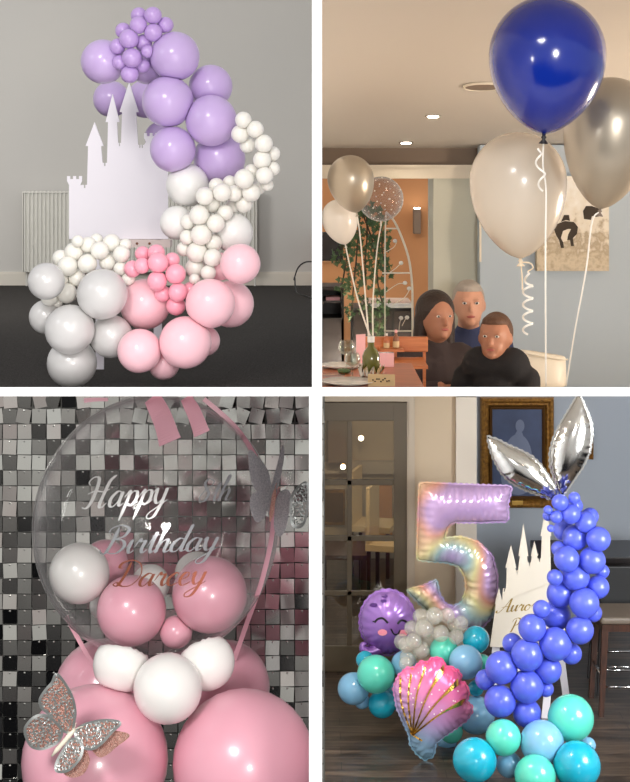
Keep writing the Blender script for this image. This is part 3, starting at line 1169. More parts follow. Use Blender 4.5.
# ivy plant
D = 8.65
ivy = empty('ivy_plant', P(360, 330, D), 'tall trailing green ivy behind the helium balloons', 'plant')
rng = random.Random(3)
b = MB()
strands = [[(352, 208), (350, 235), (346, 262), (341, 290)], [(360, 205), (358, 235), (356, 262), (353, 292), (352, 320)], [(366, 205), (367, 235), (365, 262), (366, 285)], [(376, 206), (382, 232), (382, 250), (386, 275)],
           [(363, 215), (372, 240), (376, 262), (378, 285), (384, 310)], [(362, 300), (371, 312), (380, 322), (376, 335)], [(349, 215), (343, 240), (340, 262)]]
stems = []
leaves = MB()


def leaf(mb, c, s, rot):
    o = [(0, -.1), (.5, -.5), (.42, -.1), (.85, .1), (.35, .35), (0, 1.0), (-.35, .35), (-.85, .1), (-.42, -.1), (-.5, -.5)]
    vs = [c + rot @ (Vector((x * s, 0.12 * s * abs(x), y * s))) for x, y in o] + [c + rot @ Vector((0, -.12 * s, .1 * s))]
    k = len(o)
    mb.add(vs, [(i, (i + 1) % k, k) for i in range(k)])


for s_ in strands:
    dd = D + rng.uniform(-.15, .15)
    c = [P(x, y, dd) for x, y in s_]
    pts = [Vector(p) for p in cat(c, 8)]
    b.tube(pts, .005, 5)
    for p in pts:
        for _ in range(3 if dd < D else 2):
            q = p + Vector((rng.uniform(-.045, .045), rng.uniform(-.06, .06), rng.uniform(-.03, .03)))
            leaf(leaves, q, rng.uniform(.015, .03), Euler((rng.uniform(-.7, .5), rng.uniform(0, 6.3), rng.uniform(-.8, .8))).to_matrix())
b.build('stem', M['stem'], ivy)
leaves.build('foliage', M['leaf'], ivy)

# white metal arch with wire flowers
D = 8.0
arch = empty('metal_arch_stand', P(404, 335, D), 'white wire arch stand with little paper flowers right of the ivy', 'stand')
c = [Vector(p) for p in cat([P(386, 212, D), P(394, 221, D), P(402, 238, D), P(409, 260, D), P(412, 285, D), P(412.5, 310, D), P(412.5, 338, D)], 8)]
MB().tube(c, .006, 8).build('arched_post', M['whitemetal'], arch, smooth=True)
c2 = [Vector(p) for p in cat([P(386, 212, D + .25), P(385, 250, D + .25), P(385, 338, D + .2)], 8)]
MB().tube(c2, .004, 8).build('post', M['whitemetal'], arch, smooth=True)
for y, x0, x1 in ((228.5, 386, 398), (273, 382, 411), (331, 384, 412)):
    MB().tube([P(x0, y, D), P(x1, y, D)], .004, 6).build('rail', M['whitemetal'], arch)
for pts, fx in (([(386, 252), (394, 247), (397, 241)], (395, 241)), ([(388, 274), (396, 268), (401, 263)], (401, 263)), ([(386, 292), (398, 284), (406, 284)], (405, 283)), ([(392, 305), (404, 298), (410, 289)], (409, 288.5)), ([(399, 330), (400, 322), (402, 318)], (401, 318)), ([(402, 326), (405, 320), (407, 317)], (407, 317.5))):
    MB().tube([Vector(p) for p in cat([P(x, y, D - .01) for x, y in pts], 6)], .0022, 5).build('wire', M['whitemetal'], arch)
    MB().ell(P(fx[0], fx[1], D - .02), (.012, .010, .011), 10, 8).build('flower', M['ribbon'], arch, smooth=True)

# sconce on the far wall
D = 11.45
t = empty('wall_sconce', P(418, 222, D), 'narrow brown wall sconce in the far room', 'wall lamp')
MB().pbox(413.5, 209, 421, 234, D, .1).build('shade', M['bulkhead'], t, bevel=.008)
MB().pbox(414.5, 207.6, 420, 209, D + .02, .06).build('lamp_face', M['hotlamp'], t)

# canvas picture of a dark animal in a pale field
D = CD - .22
t = empty('canvas_picture', P(573, 271, D), 'wide canvas print of dark animals in pale grass on the blue wall', 'picture')
a, c = P(537, 271, D), P(609, 176, D)
b = MB().box((a.x, D, a.z), (c.x, D + .055, c.z))
M['print'] = ramp_mat('sepia_field_print', [(0, (128, 116, 98)), (.35, (206, 192, 168)), (.5, (176, 160, 136)), (.62, (226, 216, 198)), (1, (240, 236, 228))], axis='Z', scale=1.5, offset=-.1, rough=.7, noise=.8, nscale=26, detail=3)
b.build('canvas', M['print'], t)


def blob(pts, dd=.0012):
    return MB().prism([P(x, y, D - dd) for x, y in pts], (0, 1, 0), .001)


blob([(554, 229), (557, 224), (565, 221), (574, 222), (578, 227), (577, 234), (573, 238), (574, 246), (571, 246), (570, 240), (563, 240), (564, 248), (561, 248), (559, 240), (556, 235)]).build('animal', M['ink'], t)
blob([(561, 238), (563, 231), (568, 229), (571, 229), (568, 235), (567, 241), (563, 242)], .002).build('face', M['cornice'], t)
blob([(561, 222), (564, 215), (569, 215), (570, 221), (566, 220)]).build('animal', M['ink'], t)
blob([(583, 211), (586, 206), (592, 206), (600, 209), (601, 216), (596, 217), (592, 216), (591, 220), (584, 219)]).build('animal', M['ink'], t)

# cream dining chair
D = 6.6
t = empty('dining_chair', P(544, 392, D), 'cream leather dining chair back at the table, right of the guests', 'chair')
sec = []
b = MB()
vs, fs = [], []
prof = [(-.105, .0), (-.06, -.012), (0, -.016), (.06, -.010), (.095, .006), (.112, .03)]
N_ = len(prof)
cx = P(543, 0, D).x
rows_ = [(P(0, 391, D).z, 0, .045), (P(0, 373, D).z, .0, .05), (P(0, 360, D).z, .02, .05), (P(0, 352, D).z, .04, .045), (P(0, 349, D).z, .055, .02)]
for z, lean, th in rows_:
    for i, (x, y) in enumerate(prof):
        dz = -.035 * (x + .105) / .21 if z > rows_[0][0] else 0
        vs.append((cx + x, D + y + lean * .6, z + dz))
    for i, (x, y) in enumerate(reversed(prof)):
        dz = -.035 * (x + .105) / .21 if z > rows_[0][0] else 0
        vs.append((cx + x, D + y + th + lean * .6, z + dz))
K = 2 * N_
for r_ in range(len(rows_) - 1):
    for i in range(K):
        fs.append((r_ * K + i, r_ * K + (i + 1) % K, (r_ + 1) * K + (i + 1) % K, (r_ + 1) * K + i))
fs.append(tuple(range(K - 1, -1, -1)))
fs.append(tuple((len(rows_) - 1) * K + i for i in range(K)))
b.add(vs, fs)
o = b.build('backrest', M['cleather'], t, smooth=True)
md = o.modifiers.new('soft', 'SUBSURF')
md.levels = md.render_levels = 2
c = [Vector((cx + x, D + y - .004, rows_[3][0] - .035 * (x + .105) / .21)) for x, y in prof]
MB().tube([Vector(p) for p in cat(c, 5)], .004, 6).build('piping', M['cleather'], t, smooth=True)

# table, bench and what stands on them
TZ = CZ - .60
t = empty('dining_table', (P(350, 0, 4.8).x, 4.8, TZ - .06), 'orange-brown wooden dining table laid with glasses and plates', 'table')
b = MB().box((.0101, 4.46, TZ - .022), (P(412, 0, 5.05).x, 5.06, TZ))
b.build('tabletop', M['tablewood'], t, bevel=.004)
b = MB().box((.03, 4.85, TZ - .055), (P(400, 0, 5.0).x, 4.98, TZ - .022))
b.build('apron', M['tablewood'], t)
D = 6.05
t = empty('bench', P(395, 392, D), 'orange wooden bench back behind the table', 'bench')
MB().pbox(364, 337, 428, 352, D, .03).build('backrest', M['benchwood'], t, bevel=.004)
for x0, x1 in ((366, 369), (394, 397), (423, 426)):
    MB().pbox(x0, 352, x1, 388, D + .004, .022).build('post', M['benchwood'], t)
MB().pbox(364, 366, 428, 369, D - .3, .3).build('seat', M['benchwood'], t)


def glass(px, ytop, ybot, w, D_, label):
    k = D_ / F
    c = P(px, ybot, D_)
    H = (ybot - ytop) * k
    R = w * k / 2
    prof = [(R * .72, 0), (R * .7, .003), (.1 * R, .006), (.075 * R, H * .42), (.2 * R, H * .46), (.75 * R, H * .55), (R, H * .70), (.93 * R, H * .86), (.74 * R, H), (.70 * R, H), (.9 * R, H * .86), (.96 * R, H * .70), (.7 * R, H * .56), (0, H * .48)]
    prof = [(0, 0)] + prof
    t = empty('wine_glass', c, label, 'wine glass', 'wine glasses on the table')
    MB().lathe(prof[4:], c, 28).build('bowl', M['glass'], t, smooth=True)
    MB().lathe(prof[:5], c, 24).build('stem_and_foot', M['glass'], t, smooth=True)


def ty(D_):
    return PY + (CZ - TZ) * F / D_


glass(346.5, 340.5, ty(4.92), 16.5, 4.92, 'tall clear wine glass at the back, left of the bottle')
glass(352.5, 353, ty(4.66), 16, 4.66, 'clear wine glass in front, close to the silver bottle wrap')


def bottle(px, D_, H, R, z0, mname, label, cap, group=None, lab=None):
    c = Vector((P(px, 0, D_).x, D_, z0))
    t = empty('bottle', c, label, 'bottle', group)
    MB().lathe([(0, 0), (R, 0), (R, H * .55), (R * .8, H * .66), (R * .38, H * .76), (R * .36, H * .93), (0, H * .93)], c, 24).build('glass_body', M[mname], t, smooth=True)
    MB().lathe([(0, H * .86), (R * .42, H * .86), (R * .42, H), (0, H)], c, 20).build('cap', M[cap], t)
    if lab:
        MB().lathe([(R * 1.02, H * .15), (R * 1.02, H * .45)], c, 24).build('paper_label', M[lab], t)
    return t


tb = bottle(371, 4.62, .135, .027, TZ, 'greenglass', 'green glass bottle in a silver wrap holding the balloon strings', 'china')
b = MB()
vs, fs = [], []
c = tb.location
for i in range(33):
    a_ = 2 * PI * i / 32
    R1 = .030 + .004 * (i % 2)
    R2 = .033 + .012 * math.sin(i * 1.3) ** 2
    vs += [(c.x + R1 * math.cos(a_), c.y + R1 * math.sin(a_), TZ + .001), (c.x + R2 * math.cos(a_), c.y + R2 * math.sin(a_), TZ + .036 + .014 * math.sin(i * 2.1))]
for i in range(32):
    fs.append((2 * i, 2 * i + 2, 2 * i + 3, 2 * i + 1))
MB().add(vs, fs).build('foil_wrap', M['silverfoil'], tb)
bz = P(0, 350, 6.0).z
MB().pbox(380, 349.5, 404, 352, 5.94, .1).build('shelf', M['benchwood'], t)
bottle(386.5, 5.99, .068, .012, bz, 'tablewood', 'small sauce bottle with a pale label, left one by the bench', 'china', 'sauce bottles by the bench', 'kraft')
bottle(396, 5.99, .082, .013, bz, 'knobbrown', 'small brown bottle with pink cap, right one by the bench', 'pinkpaper', 'sauce bottles by the bench', 'kraft')

for px, D_, R, lab in ((327, 4.92, .075, 'white dinner plate at the back left of the table'), (333, 4.52, .085, 'white dinner plate at the front left of the table')):
    c = Vector((max(P(px, 0, D_).x, .0101 + R), D_, TZ))
    o = MB().lathe([(0, .0), (R * .6, 0), (R, .010), (R, .012), (R * .62, .004), (0, .004)], c, 36).build('dinner_plate', M['china'], smooth=True)
    tag(o, lab, 'plate', 'dinner plates on the table')
o = MB().box((P(322.5, 0, 4.7).x, 4.70, TZ), (P(345, 0, 4.7).x, 4.72, TZ + .004))
tag(o.build('table_knife', M['chrome']), 'silver knife lying between the two plates', 'knife')
b = MB()
for i in range(7):
    a_ = i * .9
    b.ell(Vector((P(344, 0, 4.78).x + .012 * math.cos(a_), 4.78 + .014 * math.sin(a_), TZ + .008)), (.010, .010, .007), 8, 6)
tag(b.build('salad_garnish', M['leaf'], smooth=True), 'small heap of green salad near the wine glasses', 'food')
D_ = 5.0
c = P(361, 346, D_)
o = MB().add([P(356.5, ty(5.0), 5.0), P(365, ty(5.0), 5.02), P(365.5, 334, 5.03), P(356, 334.5, 5.01), P(357.5, ty(5.0), 5.03), P(365, ty(5.0), 5.04)], [(0, 1, 2, 3), (3, 2, 5, 4)])
tag(o.build('menu_card', M['pinkpaper']), 'tall pink folded card standing left of the bottle', 'card')
o = MB().add([P(378, ty(4.95), 4.93), P(394, ty(4.95), 4.95), P(394, 353, 4.97), P(378, 353, 4.95), P(379, ty(5.0), 5.0), P(394, ty(5.0), 5.02)], [(0, 1, 2, 3), (3, 2, 5, 4)])
tag(o.build('folded_napkin', M['pinkpaper']), 'wide pink folded napkin standing right of the bottle', 'napkin')
t = empty('place_card', P(381, 386.5, 4.48), 'kraft place card with a dark sketch at the table edge', 'card')
MB().add([P(368, 388, 4.46), P(395, 388, 4.47), P(395, 374.5, 4.50), P(368, 374, 4.49), P(369, 387, 4.54), P(395, 387, 4.55)], [(0, 1, 2, 3), (3, 2, 5, 4)]).build('card', M['kraft'], t)
b = MB()
for i in range(9):
    x = 373 + i * 2
    y = 380 + 1.6 * math.sin(i * 1.9)
    b.ell(P(x, y, 4.476), (.003, .0006, .0022), 8, 6)
b.build('sketch', M['ink'], t)

# guests seated at the table (upper bodies)
def person(head, D_, hm, skin, hair, cloth, label, turn, hairkind, s=1.0, handz=-.34):
    """head: pixel of the head's centre; hm: head height (m)"""
    hc = P(head[0], head[1], D_)
    fl = CZ - .1352 * D_
    root = empty('person', (hc.x, D_, fl), label, 'person', 'guests at the table')
    R3 = Matrix.Rotation(turn, 3, 'Z')
    made = []

    def W(x, y, z):
        return hc + R3 @ Vector((x * s, y * s, z * s))
    b = MB()
    h = hm / s
    b.ell(W(0, .005, .01), (h * .36 * s, h * .42 * s, h * .48 * s), 24, 18, R3)            # skull
    b.ell(W(0, -.025, -.045), (h * .28 * s, h * .32 * s, h * .33 * s), 20, 14, R3)         # jaw
    b.cone(W(0, -.098, .01), W(0, -.118, -.022), .009 * s, .014 * s, 10)                    # nose
    for e_ in (-1, 1):
        b.ell(W(e_ * h * .36, .012, -.005), (.010 * s, .018 * s, .03 * s), 10, 8, R3)        # ears
        b.ell(W(e_ * .032, -.085, .032), (.02 * s, .012 * s, .006 * s), 10, 8, R3)           # brow
    b.ell(W(0, -.09, -.085), (.024 * s, .018 * s, .018 * s), 10, 8, R3)                      # chin
    b.cone(W(0, .02, -.07), W(0, .03, -.17), .055 * s, .06 * s)                              # neck
    b.cone(W(0, .03, -.28), W(0, .02, -.42), .12 * s, .12 * s)                               # torso
    b.cone(W(-.13, .03, -.20), W(.13, .03, -.20), .06 * s, .06 * s)
    low = fl - hc.z
    b.cone(W(-.07, .02, low / s + .09), W(.07, .02, low / s + .09), .09 * s, .09 * s)
    fa = []
    for e_ in (-1, 1):
        sh, el, wr_ = W(e_ * .17, .03, -.21), W(e_ * .20, -.06, -.38), W(e_ * .06, -.17, handz)
        b.cone(sh, el, .05 * s, .042 * s)
        b.cone(el, wr_, .042 * s, .028 * s)
        pm = wr_ + R3 @ Vector((-e_ * .03 * s, -.045 * s, 0))
        b.ell(pm, (.038 * s, .045 * s, .018 * s), 12, 8, R3)
        for k in range(4):
            f0 = pm + R3 @ Vector(((-.026 + .017 * k) * s, -.035 * s, 0))
            f1 = f0 + R3 @ Vector(((-.004 + .003 * k) * s, (-.036 - .008 * (k in (1, 2))) * s, -.006 * s))
            f2_ = f1 + R3 @ Vector((0, -.02 * s, -.016 * s))
            b.cone(f0, f1, .009 * s, .008 * s, 8)
            b.cone(f1, f2_, .008 * s, .0065 * s, 8)
        t0 = pm + R3 @ Vector((-e_ * .03 * s, .015 * s, 0))
        b.cone(t0, t0 + R3 @ Vector((-e_ * .025 * s, -.04 * s, -.004 * s)), .010 * s, .008 * s, 8)
        fa.append((sh, el, wr_))
    o = b.build('body', M[skin], root, smooth=True)
    made.append(o)
    md = o.modifiers.new('fuse', 'REMESH')
    md.mode = 'VOXEL'
    md.voxel_size = .0065
    md.use_smooth_shade = True
    md2 = o.modifiers.new('soft', 'SMOOTH')
    md2.iterations = 3
    c = MB()
    c.cone(W(0, .03, -.27), W(0, .02, -.42), .135 * s, .135 * s)
    c.cone(W(-.14, .03, -.205), W(.14, .03, -.205), .072 * s, .072 * s)
    c.cone(W(0, .03, -.20), W(0, .03, -.15), .09 * s, .072 * s)
    c.cone(W(-.08, .02, low / s + .11), W(.08, .02, low / s + .11), .105 * s, .105 * s)
    for sh, el, wr_ in fa:
        c.cone(sh, el, .064 * s, .054 * s)
        c.cone(el, el.lerp(wr_, .86), .054 * s, .038 * s)
    o = c.build('jumper', M[cloth], root, smooth=True)
    made.append(o)
    md = o.modifiers.new('fuse', 'REMESH')
    md.mode = 'VOXEL'
    md.voxel_size = .009
    md.use_smooth_shade = True
    md2 = o.modifiers.new('soft', 'SMOOTH')
    md2.iterations = 4
    hb = MB()
    if hairkind == 'long':
        hb.ell(W(0, .028, .038), (h * .43 * s, h * .45 * s, h * .46 * s), 24, 16, R3)
        for e_ in (-1, 1):
            hb.cone(W(e_ * .075, .03, .0), W(e_ * .088, .05, -.22), .04 * s, .036 * s)
        hb.cone(W(0, .07, .0), W(0, .085, -.24), .075 * s, .065 * s)
    else:
        hb.ell(W(0, .035, .03), (h * .385 * s, h * .40 * s, h * .46 * s), 24, 16, R3)
        hb.ell(W(0, .0, .085), (h * .30 * s, h * .33 * s, h * .17 * s), 24, 12, R3)
    o = hb.build('hair', M[hair], root, smooth=True)
    made.append(o)
    md = o.modifiers.new('fuse', 'REMESH')
    md.mode = 'VOXEL'
    md.voxel_size = .007
    md.use_smooth_shade = True
    for e_ in (-1, 1):
        MB().ell(W(e_ * .032, -.088, .016), (.012 * s, .006 * s, .007 * s), 12, 8, R3).build('eye', M['eye'], root, smooth=True)
        MB().ell(W(e_ * .032, -.0935, .016), (.0055 * s, .003 * s, .0058 * s), 10, 8, R3).build('iris', M['inkblack'], root, smooth=True)
    MB().ell(W(0, -.104, -.052), (.022 * s, .008 * s, .007 * s), 12, 8, R3).build('mouth', M['lip'], root, smooth=True)
    # the raked floor carries them: settle body and clothes on it
    bpy.context.view_layer.update()
    dg = bpy.context.evaluated_depsgraph_get()
    for o in made:
        me = bpy.data.meshes.new_from_object(o.evaluated_get(dg))
        bm = bmesh.new()
        bm.from_mesh(me)
        g_ = bmesh.ops.bisect_plane(bm, geom=bm.verts[:] + bm.edges[:] + bm.faces[:], plane_co=Vector((0, 5, CZ - .1346 * 5)) - root.location, plane_no=(0, -.1346, -1), clear_outer=True)
        bmesh.ops.holes_fill(bm, edges=[e_ for e_ in bm.edges if e_.is_boundary])
        bm.to_mesh(me)
        bm.free()
        for p_ in me.polygons:
            p_.use_smooth = True
        o.modifiers.clear()
        o.data = me
    return root


person((437, 318), 6.5, .20, 'skin2', 'hairdark', 'darkcloth', 'guest with long dark hair and dark top, left of the three at the table', .35, 'long', .82)
person((469, 305), 7.0, .20, 'skin', 'hairgrey', 'navycloth', 'guest with short grey hair and navy jumper, in the middle', .0, 'short', .9, -.24)
person((495, 338), 6.12, .18, 'skin2', 'hairbrown', 'blackcloth', 'guest with short brown hair and black jumper, nearest the cream chair', -.35, 'short', .78)


# helium balloons
def helium(px, py, w, h, D_, m, label, name='helium_balloon', tip=(0, 1), strings=(), smooth=True, knotm=None):
    """px, py: centre of the body; w, h: its size in pixels; strings: pixel polylines (material, width px, [(x, y, D)])"""
    k = D_ / F
    c = P(px, py, D_)
    R = w * k / 2
    Hh = h * k
    prof = []
    top = R * 1.02
    bot = Hh - top
    for i in range(25):
        a_ = PI * i / 24
        z = math.cos(a_)
        r = math.sin(a_)
        if z < 0:
            u = -z
            r *= 1 - .16 * u ** 2 - .12 * u ** 6
            z = z * bot / R
        else:
            z = z * top / R
        prof.append((r * R, z * R))
    prof[0] = (0, top)
    prof[-1] = (.035 * R, -bot * 1.005)
    ax = Vector((-tip[0], 0, tip[1])).normalized()
    shift = ax * (bot - top) / 2
    cc = c + shift
    root = empty(name, cc - ax * bot, label, 'balloon', 'helium balloons')
    prof.append((0, -bot * 1.0))
    MB().lathe(prof, cc, 40, ax).build('body', M[m], root, smooth=True)
    kp = cc - ax * bot
    MB().lathe([(.035 * R, .01 * R), (.03 * R, -.03 * R), (.05 * R, -.06 * R), (.025 * R, -.09 * R), (.075 * R, -.15 * R), (.085 * R, -.17 * R), (0, -.15 * R)], kp, 16, ax).build('knot', M[knotm or m], root, smooth=True)
    for mm, wd, pts in strings:
        p3 = [Vector(p) for p in cat([kp - ax * .08 * R] + [P(*q) for q in pts], 8)]
        MB().tube(p3, wd * D_ / F / 2, 6).build('string', M[mm], root, smooth=True)
    return root


def curl(x0, y0, x1, y1, D_, amp, turns, n=90):
    out = []
    for i in range(n + 1):
        t_ = i / n
        a_ = t_ * turns * 2 * PI
        out.append(P(x0 + (x1 - x0) * t_ + amp * math.sin(a_) * min(1, t_ * 4), y0 + (y1 - y0) * t_ + .3 * amp * math.cos(a_), D_ + amp * D_ / F * math.cos(a_)))
    return out


r1 = helium(547, 65, 117, 138, 3.75, 'blue', 'big royal blue helium balloon at the ceiling', tip=(-.045, 1), knotm='inkblack',
            strings=[('ribbon', 1.8, [(543, 165, 3.76), (546, 190, 3.72), (545.5, 240, 3.72), (545.5, 300, 3.75), (546, 386, 3.85)])])
cu = strip([Vector(p) for p in curl(538, 147, 543, 190, 3.70, 4.0, 2.0)], .0045)
o = cu.build('curled_ribbon', M['ribbon'], r1)
r2 = helium(518.5, 195, 97, 126, 4.25, 'champagne', 'pale see-through white helium balloon under the blue one', tip=(.03, 1), knotm='cream_ribbon',
            strings=[('cream_ribbon', 1.6, [(522, 275, 4.25), (522.5, 290, 4.25)])])
o = strip([Vector(p) for p in curl(528, 270, 528, 333, 4.26, 5.0, 5.0, 140)], .006)
o.build('curled_ribbon', M['ribbon'], r2)
MB().tube([Vector(p) for p in cat([r2.location - Vector((0, 0, .012)), P(530, 263, 4.25), P(533, 268, 4.25), P(528, 271, 4.26)], 8)], .002, 6).build('string', M['cream_ribbon'], r2)
helium(608, 143, 92, 132, 4.0, 'silver', 'large silver helium balloon at the right edge, before the picture', tip=(-.12, 1), knotm='bulkhead',
       strings=[('ribbon', 1.7, [(592, 222, 4.0), (586, 270, 4.05), (575, 330, 4.1), (566, 386, 4.2)])])
zb = tb.location
nk = Vector((zb.x, zb.y, TZ + .136))
helium(351.5, 184, 46.5, 58, 6.15, 'silver', 'small silver helium balloon in front of the clear bubble', tip=(.18, 1), knotm='silver',
       strings=[('ribbon', 1.3, [(360, 235, 6.1), (364, 280, 5.6), (368.8, 338, 4.655)])])
helium(340.4, 222, 36, 46, 6.55, 'hwhite', 'small white helium balloon at the left edge, below the silver one', tip=(.22, 1), knotm='hwhite',
       strings=[('ribbon', 1.3, [(349, 262, 6.0), (358, 300, 5.3), (371.0, 339, 4.68)])])
# clear dotted bubble
D = 6.95
c = P(381, 199, D)
R = 22.5 * D / F
bb = empty('bubble_balloon', c - Vector((0, 0, R)), 'clear bubble balloon with white dots among the left helium balloons', 'balloon', 'helium balloons')
MB().ell(c, (R, R, R), 40, 28).build('clear_skin', M['smallbubble'], bb, smooth=True)
b = MB()
for i in range(90):
    z = 1 - 2 * (i + .5) / 90
    a_ = i * 2.39996
    d_ = Vector((math.sqrt(1 - z * z) * math.cos(a_), math.sqrt(1 - z * z) * math.sin(a_), z))
    b.lathe([(0, 0), (.0035, .0), (.0035, .0006), (0, .0006)], c + d_ * R * 1.001, 8, d_)
b.build('dots', M['ribbon'], bb)
MB().tube([c - Vector((0, 0, R)), c - Vector((0, 0, R + .02))], .004, 8).build('neck', M['ribbon'], bb)
MB().tube([Vector(p) for p in cat([c - Vector((0, 0, R + .02)), P(377, 250, 6.5), P(373, 300, 5.6), P(373.0, 338, 4.70)], 8)], .0028, 6).build('string', M['ribbon'], bb)

# ================================================================== LOWER LEFT ROOM: shimmer wall and bubble balloon
D = 4.45
px_, pz_ = 14.6 * D / F, 15.45 * D / F
sw = empty('sequin_shimmer_wall', P(155, 800, D), 'silver square sequin shimmer wall behind the bubble balloon', 'backdrop')
x_l, x_r = P(-12, 0, D).x, P(311, 0, D).x
z_t, z_b = P(0, 393, D).z, P(0, 800, D).z
b = MB()
nx = int((x_r - x_l) / px_) + 1
nzr = int((z_t - z_b) / pz_) + 1
for i in range(nx + 1):
    x = x_l + i * px_
    b.box((x - .0028, D + .012, z_b), (x + .0028, D + .018, z_t))
for j in range(nzr + 1):
    z = z_t - j * pz_
    b.box((x_l, D + .010, z - .0028), (x_r, D + .016, z + .0028))
b.build('backing_grid', M['grid'], sw)
structure(MB().box((x_l - .2, D + .08, 0), (-.0161, D + .13, CZ - .68)).build('wall_left', M['black']))
rng = random.Random(11)
rest = MB()
cnt = 0


def tile(mb, cx_, cz_, rx, ry, rz):
    w, h_ = px_ * .47, pz_ * .47
    R_ = Euler((rx, ry, rz)).to_matrix()
    piv = Vector((cx_, D, cz_ + h_ * .8))
    o_ = [(-w, -h_), (w, -h_), (w, h_), (-w, h_)]
    vs = []
    for y in (0, .0008):
        for x, z in o_:
            vs.append(piv + R_ @ Vector((x, y, z - h_ * .8)))
    mb.add(vs, [(0, 1, 2, 3), (7, 6, 5, 4), (0, 4, 5, 1), (1, 5, 6, 2), (2, 6, 7, 3), (3, 7, 4, 0)])
    mb.lathe([(0, -.002), (.003, -.0015), (.003, .008), (0, .008)], piv, 8, (0, 1, 0))


for j in range(nzr):
    for i in range(nx):
        cx_ = x_l + (i + .5) * px_
        cz_ = z_t - (j + .5) * pz_
        pxx = PX + cx_ * F / D
        pyy = PY + (CZ - cz_) * F / D
        loose = .16 if j < 2 else .03
        ry = rng.gauss(0, loose)
        rx = rng.gauss(0, .045)
        rz = rng.gauss(0, .05)
        free = math.hypot(pxx - 156, pyy - 517) > 134 and pyy < 690 and 0 < pxx < 309
        if free and cnt < 100 and (j + i) % 2 == 0:
            mb = MB()
            tile(mb, cx_, cz_, rx, ry, rz)
            mb.build('sequin', M['sequin'], sw)
            cnt += 1
        else:
            tile(rest, cx_, cz_, rx, ry, rz)
o = rest.build('sequins', M['sequin'], sw)
o['kind'] = 'stuff'

# bubble balloon
BD = 3.92
bc = P(156, 526, BD)
BZ = 132 / 124
BR = 124 * BD / F * .985
bub = empty('bubble_balloon', bc - Vector((0, 0, BR * BZ)), 'giant clear bubble balloon with script lettering and balloons inside', 'balloon')
MB().ell(bc, (BR, BR, BR * BZ), 72, 48).build('clear_skin', M['bubble'], bub, smooth=True)
MB().ell(bc, (BR * .982, BR * .982, BR * BZ * .984), 72, 48).build('inner_skin', M['bubble'], bub, smooth=True)


def on_bubble(px, py, k=1.0):
    o_ = Vector((0, 0, CZ))
    d_ = (P(px, py, 1.0) - o_)
    oc = o_ - bc
    d_.z /= BZ
    oc.z /= BZ
    d_.normalize()
    bq = oc.dot(d_)
    r_ = BR * k
    ds = bq * bq - (oc.length_squared - r_ * r_)
    t_ = -bq - math.sqrt(max(ds, 0))
    q = oc + d_ * t_
    nr = Vector((q.x, q.y, q.z / BZ)).normalized()
    return bc + Vector((q.x, q.y, q.z * BZ)), nr


lettering('lettering', 'Happy', 83, 509, 166, 503, 15, on_bubble, M['vinyl'], bub, wt=.22)
lettering('lettering', '8th', 197, 502, 230, 500, 11.5, on_bubble, M['vinyldark'], bub, wt=.2)
lettering('lettering', 'Birthday', 103, 554, 216, 550, 13, on_bubble, M['vinyldark'], bub, wt=.22)
o = lettering('lettering', 'Darcey', 114, 587, 204, 584, 12.5, on_bubble, M['rosevinyl'], bub, wt=.2)
o['label'] = 'rose gold script lettering'
# ribbon bands round the bubble and the bow tails at the top
for pts in ([(204, 399), (238, 430), (262, 470), (272, 505), (272, 535), (262, 580), (248, 620), (234, 660)], [(66, 616), (80, 642), (95, 668)]):
    c = []
    for x, y in [tuple(p) for p in cat(pts, 8)]:
        dd = math.hypot(x - 156, (y - 526) / BZ)
        if dd < 121:
            q, _ = on_bubble(x, y, 1.012)
        else:
            q = P(x, y, BD - .0)
        c.append(q)
    strip(c, .0125, lambda i: Vector((c[i] - bc)).normalized() * .2 + Vector((0, -.8, 0))).build('ribbon_band', M['pinkribbon'], bub)
for pts, w in (([(151.5, 397.2, 3.74), (155, 403, 3.72), (163, 420, 3.68), (170, 442, 3.64)], .058), ([(186, 397.2, 3.74), (189, 403, 3.72), (195, 415, 3.69), (202, 434, 3.66)], .042), ([(108, 399.5, 3.8), (96, 399.5, 3.79), (84, 400.5, 3.78)], .012)):
    c = [Vector(p) for p in cat([P(*p) for p in pts], 8)]
    n_ = len(c)
    strip(c, [w * (.7 + .3 * i / n_) for i in range(n_)], lambda i: Vector((.25 * math.sin(i * .25), -1, .15)).normalized()).build('bow_tail', M['pinkribbon'], bub)

# balloons inside the bubble
pk3 = Pack()
gi = 'balloons inside the clear bubble'
BMAX = BD + .12
for d3, rows, m, labs in (
        (3.86, [(131.4, 610.5, 36)], 'bpink', ['pink balloon at the front bottom inside the bubble']),
        (3.88, [(209.7, 594.5, 39)], 'bpink', ['largest pink balloon inside the bubble, at its right']),
        (3.90, [(79.5, 573, 31.5)], 'pearl', ['large pearl white balloon inside the bubble, at its left']),
        (3.86, [(176, 632, 17)], 'bpink', ['small pink balloon inside the bubble, squeezed between the two pink ones']),
        (4.0, [(150.5, 584, 20)], 'pearl', ['white balloon inside the bubble, in the centre behind the lettering']),
        (4.0, [(105, 563, 24)], 'bpink', ['pink balloon inside the bubble, half behind the left white one']),
        (4.0, [(196, 573, 22)], 'pearl', ['white balloon inside the bubble, peeping over the right pink one']),
        (4.0, [(103, 606, 14)], 'pearl', ['white balloon inside the bubble, low at the left behind the pink'])):
    balloons(pk3, rows, d3, m, 'inner_balloon', '', gi, names=labs, maxD=BMAX)
